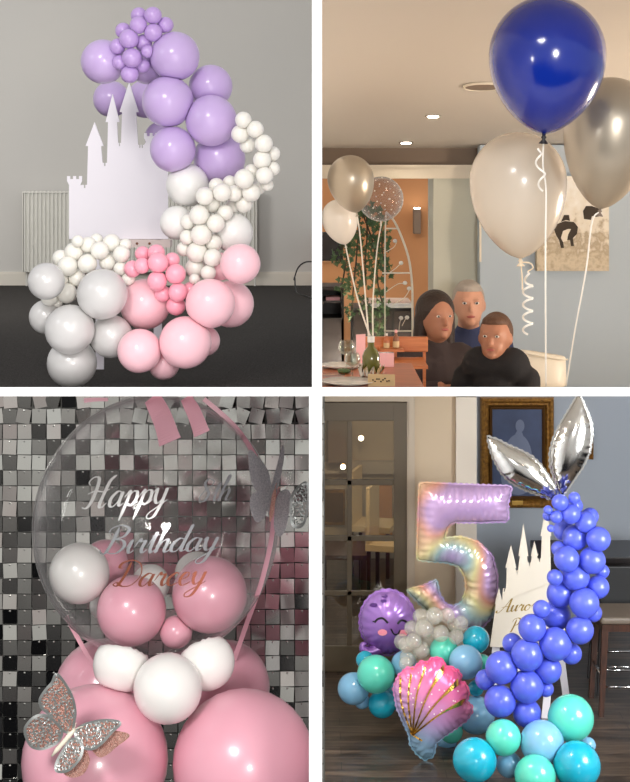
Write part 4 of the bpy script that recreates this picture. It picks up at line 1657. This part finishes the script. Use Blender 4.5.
# collar and base balloons
pk4 = Pack()
pk4.b.append((P(156, 536, BD), BR * 1.02))
ga = 'balloons under the clear bubble'
for rows, D0, m, nm, lab in (
        ([(168, 688.4, 34.6)], 3.62, 'pearl', 'collar_balloon', 'pearl white collar balloon in front, right below the bubble'),
        ([(122, 664, 29)], 3.70, 'pearl', 'collar_balloon', 'pearl white collar balloon on the left below the bubble'),
        ([(207, 662, 28)], 3.70, 'pearl', 'collar_balloon', 'pearl white collar balloon on the right below the bubble'),
        ([(95.3, 759.7, 74)], 3.66, 'bpink', 'base_balloon', 'huge pink base balloon at the front left, with the butterfly'),
        ([(244, 763, 72)], 3.66, 'bpink', 'base_balloon', 'huge pink base balloon at the front right'),
        ([(104, 690, 50)], 4.08, 'bpink', 'base_balloon', 'big pink base balloon behind, on the left under the bubble'),
        ([(224, 687, 46)], 4.0, 'bpink', 'base_balloon', 'big pink base balloon behind, on the right under the bubble')):
    balloons(pk4, rows, D0, m, nm, lab, ga, names=[lab])

pk3.settle()
pk4.settle()


# butterflies
def butterfly(name, label, wings, body, depth, mw, mf, bodym, seed):
    """wings: list of (outline px, filigree?, depth function offset)"""
    rg = random.Random(seed)
    root = empty(name, P(body[0][0], body[0][1], depth(*body[0])), label, 'butterfly', 'paper butterflies')
    for out, fil, lift in wings:
        pts = [tuple(p) for p in cat(out, 6, closed=True)]
        v = [P(x, y, depth(x, y) + lift) for x, y in pts]
        cxy = (sum(p[0] for p in pts) / len(pts), sum(p[1] for p in pts) / len(pts))
        cv = P(cxy[0], cxy[1], depth(*cxy) + lift)
        k = len(v)
        bt = [p + Vector((0, .0012, 0)) for p in v]
        mb = MB().add(v + [cv] + bt + [cv + Vector((0, .0012, 0))], [(i, (i + 1) % k, k) for i in range(k)] + [(k + 1 + (i + 1) % k, k + 1 + i, 2 * k + 1) for i in range(k)] + [(i, k + 1 + i, k + 1 + (i + 1) % k, (i + 1) % k) for i in range(k)])
        if fil != 'open':
            w = mb.build('wing', M[mw], root)
        else:
            w = None
        if fil:
            b_ = MB()

            def ribbon2(pp, wd):
                c_ = [P(x, y, depth(x, y) + lift - .0022) for x, y in pp]
                st_ = strip(c_, wd, None, .0006)
                b_.add(st_.v, st_.f)
            ribbon2(pts + [pts[0]], .0062)
            placed = []
            tries = 0
            while len(placed) < 46 and tries < 1500:
                tries += 1
                x, y = rg.uniform(min(p[0] for p in pts), max(p[0] for p in pts)), rg.uniform(min(p[1] for p in pts), max(p[1] for p in pts))
                if not inside(pts, (x, y)) or any(math.hypot(x - a_, y - c_) < 3.6 for a_, c_ in placed):
                    continue
                placed.append((x, y))
                a0 = rg.uniform(0, 6.28)
                sg = rg.choice((-1, 1))
                pp = []
                for i in range(15):
                    t_ = i / 14
                    rr = .5 + 2.6 * t_
                    aa = a0 + sg * t_ * 5.0
                    pp.append((x + rr * math.cos(aa), y + rr * math.sin(aa)))
                pp.append((pp[-1][0] * 1.6 - x * .6, pp[-1][1] * 1.6 - y * .6))
                pp = [p for p in pp if inside(pts, p)]
                if len(pp) > 4:
                    ribbon2(pp, .0026)
            o_ = b_.build('filigree', M[mf], w if w is not None else root)
            o_['label'] = 'cut-out filigree overlay'
    b_ = MB()
    p3 = [P(x, y, depth(x, y) - .006) for x, y in body]
    n_ = len(p3)
    b_.tube(p3, [.002] + [.0055] * (n_ - 2) + [.003], 10)
    b_.build('body', M[bodym], root, smooth=True)
    tip_ = body[-1]
    for dx, dy in ((2, -7), (9, -3.5)):
        MB().tube([Vector(p) for p in cat([P(tip_[0], tip_[1], depth(*tip_) - .008), P(tip_[0] + dx * .5, tip_[1] + dy * .7, depth(*tip_) - .012), P(tip_[0] + dx, tip_[1] + dy, depth(*tip_) - .012)], 5)], .0008, 5).build('antenna', M[bodym], root)


def z6(pts):
    return [(x / 4.846 + 15, y / 4.846 + 670) for x, y in pts]


def bfd(x, y):
    # wings hinge on the body line and lift towards the viewer on both sides
    ax, ay, bx, by = 51, 757, 75, 730
    dn = abs((bx - ax) * (ay - y) - (ax - x) * (by - ay)) / math.hypot(bx - ax, by - ay)
    return 3.425 - .0011 * dn


butterfly('paper_butterfly', 'rose gold filigree paper butterfly on the front left pink balloon',
          [(z6([(370, 365), (400, 420), (440, 415), (490, 375), (555, 322), (520, 300), (440, 300)]), None, .012),
           (z6([(250, 470), (238, 505), (285, 522), (335, 500), (362, 440), (340, 380), (300, 400)]), None, .012),
           (z6([(200, 20), (235, 55), (275, 125), (292, 200), (285, 260), (278, 300), (245, 300), (195, 260), (165, 215), (128, 180), (122, 140), (150, 95), (180, 60)]), True, 0),
           (z6([(225, 290), (160, 225), (100, 225), (55, 270), (50, 310), (75, 365), (115, 382), (160, 375), (210, 345)]), True, -.003),
           (z6([(292, 300), (330, 268), (400, 248), (460, 244), (510, 258), (470, 300), (420, 355), (375, 382), (330, 375), (305, 345)]), True, 0),
           (z6([(275, 335), (240, 380), (205, 440), (197, 480), (215, 493), (260, 485), (310, 435), (328, 380), (310, 345)]), True, -.003)],
          z6([(178, 418), (205, 385), (240, 345), (270, 310), (288, 290)]), bfd, 'rosegold', 'filigree', 'ivorybody', 4)


def z2(pts):
    return [(x / 3.987 + 158, y / 3.987 + 391) for x, y in pts]


def bfd2(x, y):
    return 3.70 - .0015 * abs(x - 271)


butterfly('paper_butterfly', 'silver glitter paper butterfly on the right side of the bubble',
          [(z2([(365, 235), (362, 300), (375, 370), (400, 405), (445, 425), (450, 380), (440, 320), (405, 270)]), None, 0),
           (z2([(445, 425), (400, 402), (370, 420), (368, 470), (385, 515), (405, 522), (432, 490)]), None, 0),
           (z2([(497, 215), (503, 262), (485, 360), (462, 440), (445, 500), (438, 460), (455, 370), (478, 280)]), None, -.002),
           (z2([(470, 440), (490, 400), (520, 395), (535, 440), (520, 500), (505, 560), (480, 580), (462, 540)]), None, .002),
           (z2([(530, 440), (545, 400), (590, 365), (600, 420), (590, 500), (570, 540), (535, 530)]), 'open', .004)],
          z2([(447, 520), (452, 490), (458, 450), (462, 420), (466, 395)]), bfd2, 'silverglitter', 'filigree', 'rosegold', 9)

# ================================================================== LOWER RIGHT ROOM
structure(MB().box((.0101, 6.5, -.05), (4.2, 17.0, 0)).build('floor_lounge', M['plank']))
LW = 11.3
xd0, xd1 = .0101, P(408.5, 0, LW).x
zt = P(0, 401, LW).z
xa = P(455.5, 0, LW).x
xb = P(476, 0, LW).x
TOP = CZ - .14085 * LW
b = MB().box((xd1, LW, 0), (xa, LW + .12, TOP)).box((xd0, LW, zt), (xd1, LW + .12, TOP))
structure(b.build('wall_lounge_left', M['beigewall']))
structure(MB().box((xa, LW - .05, 0), (xb, LW + 1.5, TOP)).build('wall_lounge_pillar', M['lightpillar']))  # lit pillar face: its brightness is put into the paler paint colour
LB = 12.7
structure(MB().box((xb, LB, 0), (4.2, LB + .1, CZ - .14085 * LB)).build('wall_lounge_back', M['loungewall']))
# door frame
b = MB().box((xd1 - .0, LW - .025, 0), (P(414.5, 0, LW).x, LW, zt + .05)).box((xd0, LW - .025, zt), (xd1, LW, zt + .05)).box((xd1 - .012, LW - .015, 0), (xd1, LW + .1, zt))
structure(b.build('trim_6', M['architrave']))
# door
dr = empty('door_1', (.3, LW, 0), '', '')
del dr['label'], dr['category']
dr['kind'] = 'structure'
DD = LW - .005
xs_ = [(P(-10, 0, DD).x if i < 0 else P(i, 0, DD).x) for i in (-1,)]
xl_ = .012
b = MB()
xr_ = P(407.5, 0, DD).x
zt_ = P(0, 402.5, DD).z
pan_x = [(xl_, P(347, 0, DD).x), (P(352, 0, DD).x, P(394, 0, DD).x)]
pan_y = [(421, 480), (485.5, 536), (541.5, 591), (596, 646)]
zy = [(P(0, y1, DD).z, P(0, y0, DD).z) for y0, y1 in pan_y]
b.box((pan_x[1][1], DD, .004), (xr_, DD + .042, zt_))
b.box((pan_x[0][1], DD + .006, zy[3][0]), (pan_x[1][0], DD + .036, zy[0][1]))
b.box((xl_, DD, zy[0][1]), (pan_x[1][1], DD + .042, zt_))
b.box((xl_, DD, .004), (pan_x[1][1], DD + .042, zy[3][0]))
for i in range(3):
    b.box((xl_, DD + .006, zy[i + 1][1]), (pan_x[1][1], DD + .036, zy[i][0]))
b.build('leaf', M['doorpaint'], dr, bevel=.004)
for (x0, x1) in pan_x:
    for (z0, z1) in zy:
        MB().box((x0 - .002, DD + .018, z0 - .002), (x1 + .002, DD + .022, z1 + .002)).build('glass_pane', M['pane'], dr)
for y in (443, 640):
    q = P(407.8, y, DD)
    MB().box((q.x - .006, DD - .008, q.z - .05), (q.x + .008, DD, q.z + .05)).build('hinge', M['brass'], dr)

# next room seen through the door
structure(MB().box((.0101, 14.8, 0), (1.2, 14.9, 2.3)).build('wall_next_room', M['beigewall']))
structure(MB().box((P(328, 0, 14.6).x, 14.55, P(0, 462, 14.6).z), (P(352, 0, 14.6).x, 14.8, P(0, 412, 14.6).z)).build('wall_next_room_recess', M['bulkhead']))
structure(MB().box((.0101, 14.70, P(0, 462, 14.7).z), (1.0, 14.8, P(0, 474, 14.7).z)).build('trim_7', M['architrave']))
structure(MB().box((.0101, 14.74, 0), (1.0, 14.8, P(0, 545, 14.7).z)).build('trim_8', M['lightpillar']))
o = MB().pbox(379, 486, 392, 545, 14.73, .07).build('curtain', M['orangewall'])
tag(o, 'ochre curtain panel in the room behind the glazed door', 'curtain')
t = empty('gilt_mirror', P(334, 530, 14.65), 'gold framed picture in the room behind the glazed door', 'picture')
MB().pbox(322, 490, 345, 525, 14.765, .035).build('frame', M['gilt'], t)
MB().pbox(324, 493, 343, 522, 14.758, .01).build('canvas', M['liner'], t)
for px, py, lab in ((361, 438, 'upper glowing lamp seen through the glazed door'), (343, 466.5, 'lower glowing lamp seen through the glazed door')):
    t = empty('wall_lamp', P(px, py, 14.5), lab, 'wall lamp', 'lamps behind the glazed door')
    MB().lathe([(0, 0), (.018, .002), (.026, .016), (.024, .018), (0, .012)], P(px, py, 14.5), 16, (0, -1, 0)).build('glow', M['hotlamp'], t)
    MB().lathe([(.03, -.02), (.03, .0), (.02, .004), (.02, -.02)], P(px, py, 14.5), 16, (0, -1, 0)).build('holder', M['brass'], t)


def dining_chair(x, y, rz, label, mseat):
    t = empty('wooden_chair', (x, y, 0), label, 'chair', 'chairs behind the glazed door')
    R_ = Matrix.Rotation(rz, 3, 'Z')

    def tb_(lo, hi, nm, m):
        mb = MB().box(lo, hi)
        mb.v = [tuple(Vector((x, y, 0)) + R_ @ Vector(v)) for v in mb.v]
        mb.build(nm, M[m], t, bevel=.005)
    for sx in (-1, 1):
        tb_((sx * .17 - .018, -.19, 0), (sx * .17 + .018, -.155, .42), 'leg', 'darkwood')
        tb_((sx * .17 - .018, .155, 0), (sx * .17 + .018, .19, .42), 'leg', 'darkwood')
    tb_((-.2, -.2, .42), (.2, .2, .48), 'seat', mseat)
    tb_((-.19, .16, .48), (.19, .195, .98), 'backrest', mseat)


dining_chair(P(392, 0, 13.45).x, 13.45, 1.3, 'tan backed chair behind the door glass, right one', 'kraft')
dining_chair(P(374, 0, 14.2).x, 14.2, 1.3, 'tan backed chair behind the door glass, further one', 'kraft')
t = empty('dark_table', (P(350, 0, 13.4).x, 13.4, 0), 'dark wooden table in the room behind the glazed door', 'table')
zt2 = P(0, 550, 13.4).z
MB().box((.03, 13.2, zt2 - .04), (P(366, 0, 13.4).x, 13.9, zt2)).build('tabletop', M['darkwood'], t)
for x in (.06, P(363, 0, 13.4).x):
    for y in (13.25, 13.82):
        MB().box((x - .025, y, 0), (x + .025, y + .05, zt2 - .04)).build('leg', M['darkwood'], t)

# portrait in a gilt frame
D = LB - .06
t = empty('framed_portrait', P(517, 508, D), 'dark blue painted portrait in a wide gilt frame on the blue-grey wall', 'picture')


def frame(x0, y0, x1, y1, w, D_, th, m, name):
    b_ = MB()
    a_, c_ = P(x0, y1, D_), P(x1, y0, D_)
    ww = w * D_ / F
    steps = [(0, .0), (.12, -.02), (.35, -.028), (.6, -.012), (.8, -.018), (1, .004)]
    for i in range(len(steps) - 1):
        (u0, d0), (u1, d1) = steps[i], steps[i + 1]
        r0 = [(a_.x + ww * u0, D_ + d0, a_.z + ww * u0), (c_.x - ww * u0, D_ + d0, a_.z + ww * u0), (c_.x - ww * u0, D_ + d0, c_.z - ww * u0), (a_.x + ww * u0, D_ + d0, c_.z - ww * u0)]
        r1 = [(a_.x + ww * u1, D_ + d1, a_.z + ww * u1), (c_.x - ww * u1, D_ + d1, a_.z + ww * u1), (c_.x - ww * u1, D_ + d1, c_.z - ww * u1), (a_.x + ww * u1, D_ + d1, c_.z - ww * u1)]
        b_.add(r0 + r1, [(k, (k + 1) % 4, 4 + (k + 1) % 4, 4 + k) for k in range(4)])
    # outer sides
    b_.add([(a_.x, D_, a_.z), (c_.x, D_, a_.z), (c_.x, D_, c_.z), (a_.x, D_, c_.z), (a_.x, D_ + th, a_.z), (c_.x, D_ + th, a_.z), (c_.x, D_ + th, c_.z), (a_.x, D_ + th, c_.z)],
           [(0, 4, 5, 1), (1, 5, 6, 2), (2, 6, 7, 3), (3, 7, 4, 0)])
    return b_.build(name, M[m], t)


frame(480.5, 397.5, 554, 508, 9, D, .05, 'gilt', 'frame')
frame(489.5, 406.5, 545, 499, 3, D + .004, .03, 'liner', 'liner')
MB().pbox(492, 409, 542.5, 496.5, D + .012, .01).build('canvas', M['portrait'], t)
b = MB()
for px, py, rx, ry in ((520, 426, 4.5, 6.5), (519, 442, 5, 12), (518, 458, 14, 24), (518, 478, 17, 17)):
    q = P(px, py, D + .010)
    b.ell(q, (rx * D / F, .002, ry * D / F), 20, 12)
b.build('pale_figure', M['palepaint'], t)
MB().pbox(512, 500.5, 523, 505, D - .024, .006).build('name_plate', M['brass'], t)
t = empty('framed_picture', P(590, 460, D), 'narrow gilt frame edge behind the tall silver fin balloon', 'picture')
frame(566, 429.5, 593.5, 459.5, 4, D, .04, 'gilt', 'frame')
MB().pbox(569, 433, 590, 456, D + .008, .01).build('canvas', M['lightpillar'], t)

# bar table
D = 11.2
t = empty('bar_table', (P(600, 0, D).x, D, 0), 'dark wooden bar table by the blue-grey wall behind the tail', 'table')
zt3 = P(0, 540, D + .55).z
x0 = P(531, 0, D + .5).x
MB().box((x0, D, zt3 - .05), (2.75, D + .55, zt3)).build('tabletop', M['blackwood'], t, bevel=.006)
MB().box((x0 + .04, D + .05, zt3 - .11), (2.7, D + .50, zt3 - .05)).build('apron', M['blackwood'], t)
for x in (x0 + .09, 2.62):
    for y in (D + .05, D + .44):
        MB().box((x - .03, y, 0), (x + .03, y + .06, zt3 - .11)).build('leg', M['blackwood'], t)


def stool(x, y, label, seat_z, mlegs):
    t = empty('bar_stool', (x, y, 0), label, 'stool', 'bar stools')
    MB().box((x - .19, y - .19, seat_z - .05), (x + .19, y + .19, seat_z)).build('seat', M['taupe'], t, bevel=.018)
    MB().box((x - .18, y - .18, seat_z - .10), (x + .18, y + .18, seat_z - .051)).build('seat_frame', M[mlegs], t)
    for sx in (-1, 1):
        for sy in (-1, 1):
            a_ = Vector((x + sx * .16, y + sy * .16, seat_z - .10))
            c_ = Vector((x + sx * .19, y + sy * .19, 0))
            vs = []
            for p, w in ((a_, .022), (c_, .017)):
                vs += [(p.x - w, p.y - w, p.z), (p.x + w, p.y - w, p.z), (p.x + w, p.y + w, p.z), (p.x - w, p.y + w, p.z)]
            MB().add(vs, [(0, 3, 2, 1), (4, 5, 6, 7), (0, 1, 5, 4), (1, 2, 6, 5), (2, 3, 7, 6), (3, 0, 4, 7)]).build('leg', M[mlegs], t)
    for z, ys in ((.20, (-1, 1)), (.30, ())):
        for sy in ys:
            MB().tube([(x - .18, y + sy * .18, z), (x + .18, y + sy * .18, z)], .009, 8).build('footrest', M['chrome'], t, smooth=True)
    for sx in (-1, 1):
        MB().tube([(x + sx * .18, y - .18, .27), (x + sx * .18, y + .18, .27)], .009, 8).build('footrest', M['chrome'], t, smooth=True)


stool(P(626, 0, 10.45).x, 10.55, 'dark wooden bar stool with taupe seat, nearest at the right edge', .68, 'darkwood')
stool(P(598, 0, 11.0).x + .16, 10.93 + .05, 'black-backed bar stool tucked up to the bar table', .64, 'blackwood')
sb = [o for o in C.objects if o.name.startswith('bar_stool') and o.parent is None][-1]
x, y = sb.location.x, sb.location.y
MB().box((x - .19, y - .21, .60), (x + .19, y - .19, .93)).build('backrest', M['black'], sb, bevel=.008)

# sign on an easel: plain castle-shaped board with gold lettering
SD = 10.25
sg = empty('castle_easel_sign', (P(525, 0, SD).x, SD, 0), 'white castle-shaped sign with gold script lettering on a white easel', 'sign')
co = castle_outline([('p', 496, 502, 604, 588, 1.0), ('w', 503, 506, 592, 1), ('p', 507, 515, 568, 545, 1.5), ('w', 516, 518, 574, 1), ('p', 520, 527, 556, 524, 1.5), ('w', 528, 531, 566, 1), ('p', 532, 537, 556, 541, 1.0), ('w', 538, 541, 562, 1),
                     ('p', 542, 550, 536, 508, 1.5), ('w', 551, 562, 580, 2)], 647, 490, 566)
tl = .16
pts = [P(x, y, SD + (640 - y) * .0015) for x, y in co]
MB().prism(pts, (0, 1, 0), .012).build('panel', M['signboard'], sg)


def on_sign(px, py):
    return P(px, py, SD + (640 - py) * .0015), Vector((0, -1, .2)).normalized()


lettering('lettering', 'Aurora', 499, 612.5, 544, 609, 6.2, on_sign, M['gold'], sg, wt=.24)
lettering('lettering', 'P', 510, 632, 518, 631, 6.2, on_sign, M['gold'], sg, wt=.24)
for x0, y0, x1, dd in ((556, 600, 545, -.02), (553, 598, 566, .42), (500, 600, 490, -.02)):
    a_ = P(x0, y0, SD + .1)
    zq = 0
    dbot = SD + .1 + dd
    c_ = Vector((P(x1, 0, dbot).x, dbot, 0))
    vs = []
    for p in (a_, c_):
        vs += [(p.x - .025, p.y - .01, p.z), (p.x + .025, p.y - .01, p.z), (p.x + .025, p.y + .01, p.z), (p.x - .025, p.y + .01, p.z)]
    MB().add(vs, [(0, 3, 2, 1), (4, 5, 6, 7), (0, 1, 5, 4), (1, 2, 6, 5), (2, 3, 7, 6), (3, 0, 4, 7)]).build('leg', M['board'], sg)
MB().box((P(492, 0, SD).x, SD + .085, .3), (P(548, 0, SD).x, SD + .1, .34)).build('crossbar', M['board'], sg)

# mermaid tail garland (periwinkle), front to back
pk5 = Pack()
tail = [(352, 48, 31), (393, 92, 38), (337, 105, 24), (452, 125, 40), (411, 187, 48), (367, 158, 40), (502, 192, 46), (378, 270, 48), (478, 275, 50), (413, 340, 52), (447, 442, 56), (352, 405, 51), (500, 380, 43), (338, 490, 55), (430, 548, 52),
        (243, 540, 52), (333, 603, 62), (223, 645, 61), (123, 695, 61), (222, 768, 63), (118, 826, 60), (223, 873, 54), (408, 30, 22), (408, 62, 32), (305, 100, 20), (305, 78, 17), (470, 103, 32), (316, 150, 14), (347, 230, 29), (516, 318, 28), (332, 342, 30), (480, 480, 35), (280, 465, 33),
        (396, 640, 40), (166, 600, 38), (305, 702, 52), (60, 742, 38), (297, 778, 30)]
balloons(pk5, tail, 9.30, 'peri', 'tail_balloon', 'periwinkle balloon of the curved mermaid tail', 'periwinkle balloons of the tail', 3.9125, 470, 490)
# sea balloons at the foot
gs = 'sea coloured balloons at the foot'
for x, y, r, D0, m, lab in (
        (535, 776, 21, 8.98, 'mint', 'mint balloon at the bottom edge, between teal and blue ones'),
        (577, 765, 24, 9.02, 'teal', 'big teal balloon at the bottom right, under the big mint one'),
        (542, 742.7, 22.3, 9.1, 'sky', 'big light blue balloon between the mint ones at the bottom right'),
        (474.7, 760, 22.3, 9.1, 'teal', 'big teal balloon at the bottom, right of the shell'),
        (503.3, 737.6, 18, 9.15, 'mint', 'mint balloon below the periwinkle tail, left of the big light blue'),
        (570.6, 718, 23.5, 9.25, 'mint', 'big mint balloon at the far right, right of the tail foot'),
        (476, 715, 19, 9.8, 'sky', 'light blue balloon just right of the shell'),
        (509, 764.5, 13, 9.2, 'sky', 'small light blue balloon half hidden in the bottom middle'),
        (588, 745, 8, 9.3, 'sky', 'sliver of light blue balloon behind the big teal one'),
        (465.6, 662, 17, 9.75, 'sky', 'greyish blue balloon above the shell, under the clear bunch'),
        (476, 639.6, 13.5, 9.9, 'teal', 'teal balloon beside the clear bunch, under the number'),
        (444, 651, 14.5, 9.8, 'mint', 'mint balloon right behind the clear bunch above the shell'),
        (482, 663, 9, 9.9, 'mint', 'small mint balloon next to the greyish blue one'),
        (476, 688, 8, 9.8, 'teal', 'dark teal balloon deep between shell and tail'),
        (451, 731, 12, 9.76, 'mint', 'mint balloon peeping out under the shell'),
        (447, 741, 10, 9.72, 'sky', 'light blue balloon low under the shell edge'),
        (376, 674, 19, 10.05, 'mint', 'mint balloon left under the octopus'),
        (353.5, 688.5, 16, 10.1, 'sky', 'leftmost light blue balloon on the wooden floor'),
        (382, 704, 14, 10.15, 'teal', 'teal balloon on the floor under the left mint one'),
        (398.5, 696, 14, 10.15, 'teal', 'teal balloon tucked behind the left shell edge'),
        (365, 660, 9, 10.10, 'teal', 'teal balloon behind the left mint one, by the octopus tentacle'),
        (404, 664, 13, 10.1, 'sky', 'light blue balloon between octopus and shell'),
        (362, 701, 8, 10.2, 'sky', 'small light blue balloon low between the leftmost ones')):
    mD = 5490 / (y + r - 185)
    balloons(pk5, [(x, y, r)], min(D0, mD), m, 'sea_balloon', lab, gs, names=[lab])
clr = [(180, 155, 36), (247, 177, 33), (138, 205, 30), (222, 105, 33), (165, 108, 31), (205, 205, 32), (310, 190, 30), (273, 105, 30), (330, 135, 28), (108, 222, 32), (168, 245, 33), (115, 275, 34), (130, 155, 30), (88, 210, 30), (105, 300, 27), (298, 140, 25)]
BM['cbubble'] = unit_balloon(M['cbubble'])
balloons(pk5, clr, 9.80, 'cbubble', 'clear_balloon', 'small clear balloon in the bunch beneath the number', 'small clear balloons', 4.07, 380, 590, axis='left')

pk5.settle()

# number five foil balloon
five = [(208, 187), (214, 184), (300, 188), (388, 191), (390, 196), (383, 225), (384, 255), (380, 260), (330, 262), (275, 262), (262, 272), (257, 295), (290, 292), (325, 303), (352, 330), (362, 370), (360, 420), (348, 455), (330, 474), (300, 472), (262, 462), (225, 440), (200, 418), (184, 400), (188, 396), (215, 390), (238, 379), (242, 383), (246, 405), (258, 425), (275, 432),
        (292, 422), (301, 398), (298, 370), (285, 350), (262, 342), (235, 340), (206, 338), (203, 332), (205, 260)]
D = 10.55
inflate('number_balloon', [(x / 2 + 316, y / 2 + 391) for x, y in five], D, .095, M['five'], None, 'pastel rainbow foil balloon shaped like the number five', 'balloon', step=1.5, pucker=.007, wave=.05, rimf=.03)

# silver fins at the tip of the tail
z = lambda pts: [(x / 3.0 + 420, y / 3.0 + 391) for x, y in pts]
for out, lab in (([(203, 137), (232, 146), (265, 163), (300, 178), (335, 196), (362, 222), (385, 255), (404, 285), (408, 310), (392, 324), (360, 312), (325, 300), (290, 284), (262, 265), (240, 240), (222, 205), (210, 170)], 'silver leaf-shaped foil fin balloon pointing left'),
                 ([(478, 12), (490, 35), (503, 65), (515, 100), (516, 140), (508, 185), (488, 228), (462, 265), (438, 300), (426, 312), (413, 295), (402, 260), (391, 225), (390, 185), (400, 145), (416, 110), (436, 75), (456, 42), (470, 18)], 'silver leaf-shaped foil fin balloon pointing straight up')):
    inflate('fin_balloon', z(out), 9.42 if 'left' in lab else 9.46, .075, M['silverfoil'], None, lab, 'balloon', step=1.5, pucker=.004, wave=.05, rimf=.014)['group'] = 'silver fin balloons'

# shell foil balloon with gold ribs
D = 9.56
s7 = lambda pts: [(x / 4.07 + 380, y / 4.07 + 590) for x, y in pts]
sh = [(120, 590), (70, 480), (56, 400), (75, 350), (110, 318), (140, 318), (165, 292), (195, 296), (212, 278), (245, 278), (262, 298), (262, 318), (285, 312), (318, 330), (330, 352), (322, 372), (345, 380), (360, 410), (356, 440), (345, 452), (372, 470), (374, 495), (350, 530), (310, 560), (250, 600), (225, 622), (222, 650), (215, 676), (180, 690), (150, 665), (125, 630)]
hub = (132, 592)
ribs_end = [(84, 350), (132, 318), (190, 298), (262, 312), (320, 372), (345, 452)]
o = inflate('shell_balloon', s7(sh), D, .115, M['shell'], None, 'pink to blue scallop shell foil balloon with gold ribs', 'balloon', step=1.4, pucker=.007, wave=.04, rimf=.03)
# surface height lookup for the ribs
me = o.data
vv = np.array([(v.co.x + o.location.x, v.co.y + o.location.y, v.co.z + o.location.z) for v in me.vertices])
front = vv[vv[:, 1] < D + .001]


def surf(px, py, lift=.004):
    p = P(px, py, D)
    for _ in range(2):
        k = np.argsort(np.hypot(front[:, 0] - p.x, front[:, 2] - p.z))[:4]
        dd = float(front[k, 1].mean())
        p = P(px, py, dd)
    return P(px, py, dd - lift)


for i, en in enumerate(ribs_end):
    c0, c1 = hub, en
    mid = ((c0[0] + c1[0]) / 2 + (i - 4.5) * 5, (c0[1] + c1[1]) / 2 - 14)
    pp = s7([tuple(q) for q in cat([c0, mid, c1], 10)])
    pts = [surf(x, y, .009) for x, y in pp]
    n_ = len(pts)
    wide = .016 if i < 3 else .045
    strip(pts, [.010 + (wide - .010) * max(0, (k / n_ - .55) / .45) ** 1.2 for k in range(n_)], None, .002).build('gold_rib', M['goldfoil'], o)
pts = [surf(x, y) for x, y in s7([tuple(q) for q in cat([(112, 572), (140, 594), (172, 614)], 6)])]
strip(pts, .010, None, .002).build('gold_rib', M['goldfoil'], o)
b = MB()
rg = random.Random(5)
for _ in range(26):
    t_, k = rg.uniform(.45, .95), rg.uniform(0, 4.99)
    e0, e1 = ribs_end[int(k)], ribs_end[int(k) + 1]
    w_ = k - int(k)
    ex, ey = e0[0] + (e1[0] - e0[0]) * w_, e0[1] + (e1[1] - e0[1]) * w_
    x, y = s7([(hub[0] + (ex - hub[0]) * t_, hub[1] + (ey - hub[1]) * t_)])[0]
    b.ell(surf(x, y, .003), (.0045, .0015, .0045), 8, 6)
b.build('printed_dots', M['ribbon'], o)
for ob in o.children:      # built in world coordinates; keep them there
    pass

# octopus foil balloon
OD = 10.36
oc_ = P(387.5, 621, OD)
k = OD / F
on = []
for i in range(48):
    a_ = 2 * PI * i / 48
    rx, ry = 27.5, 31
    yy = math.sin(a_)
    xx = math.cos(a_)
    wdt = rx * (1 - .10 * max(0, -yy) ** 1.5)
    on.append((387.5 + wdt * xx, 621 - ry * yy + (2.5 if yy < 0 else 0)))
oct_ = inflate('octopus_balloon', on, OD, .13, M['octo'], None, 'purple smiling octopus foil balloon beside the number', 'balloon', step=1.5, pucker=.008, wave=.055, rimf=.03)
vv = np.array([(v.co.x + oct_.location.x, v.co.y + oct_.location.y, v.co.z + oct_.location.z) for v in oct_.data.vertices])
front = vv[vv[:, 1] < OD + .001]
D = OD


def dec(pts, w, m, nm):
    pp = [tuple(q) for q in cat([(x / 2 + 316, y / 2 + 391) for x, y in pts], 6)]
    strip([surf(x, y, .005) for x, y in pp], w, None, .0012).build(nm, M[m], oct_)


dec([(117, 463), (124, 456), (134, 455), (144, 464)], .014, 'inkblack', 'eye')
dec([(163, 466), (170, 459), (178, 460), (186, 467)], .014, 'inkblack', 'eye')
dec([(113, 461), (120, 461)], .009, 'inkblack', 'eyelash')
dec([(190, 462), (183, 463)], .009, 'inkblack', 'eyelash')
dec([(150, 476), (156, 486), (164, 486), (168, 478)], .010, 'inkblack', 'smile')
for cx_, cy_ in ((133, 483), (174, 484)):
    b = MB()
    n_ = 20
    v = [surf(cx_ / 2 + 316, cy_ / 2 + 391, .0045)] + [surf((cx_ + 9.5 * math.cos(2 * PI * i / n_)) / 2 + 316, (cy_ + 6.5 * math.sin(2 * PI * i / n_)) / 2 + 391, .0045) for i in range(n_)]
    b.add(v, [(0, 1 + i, 1 + (i + 1) % n_) for i in range(n_)])
    b.build('cheek', M['cheek'], oct_)
for cx_, cy_, r_ in ((115, 428, 6), (135, 420, 5), (137, 410, 5)):
    n_ = 16
    v = [surf(cx_ / 2 + 316, cy_ / 2 + 391, .010)] + [surf((cx_ + r_ * 1.3 * math.cos(2 * PI * i / n_)) / 2 + 316, (cy_ + r_ * .7 * math.sin(2 * PI * i / n_)) / 2 + 391, .012) for i in range(n_)]
    MB().add(v, [(0, 1 + i, 1 + (i + 1) % n_) for i in range(n_)]).build('printed_spot', M['spot'], oct_)
c = [Vector(p) for p in cat([P(381, 646, OD - .02), P(371, 652, OD - .06), P(364, 650, OD - .08), P(363, 645, OD - .08), P(366, 644, OD - .08)], 6)]
n_ = len(c)
MB().tube(c, [.05 - .038 * i / n_ for i in range(n_)], 12).build('tentacle', M['octo'], oct_, smooth=True)
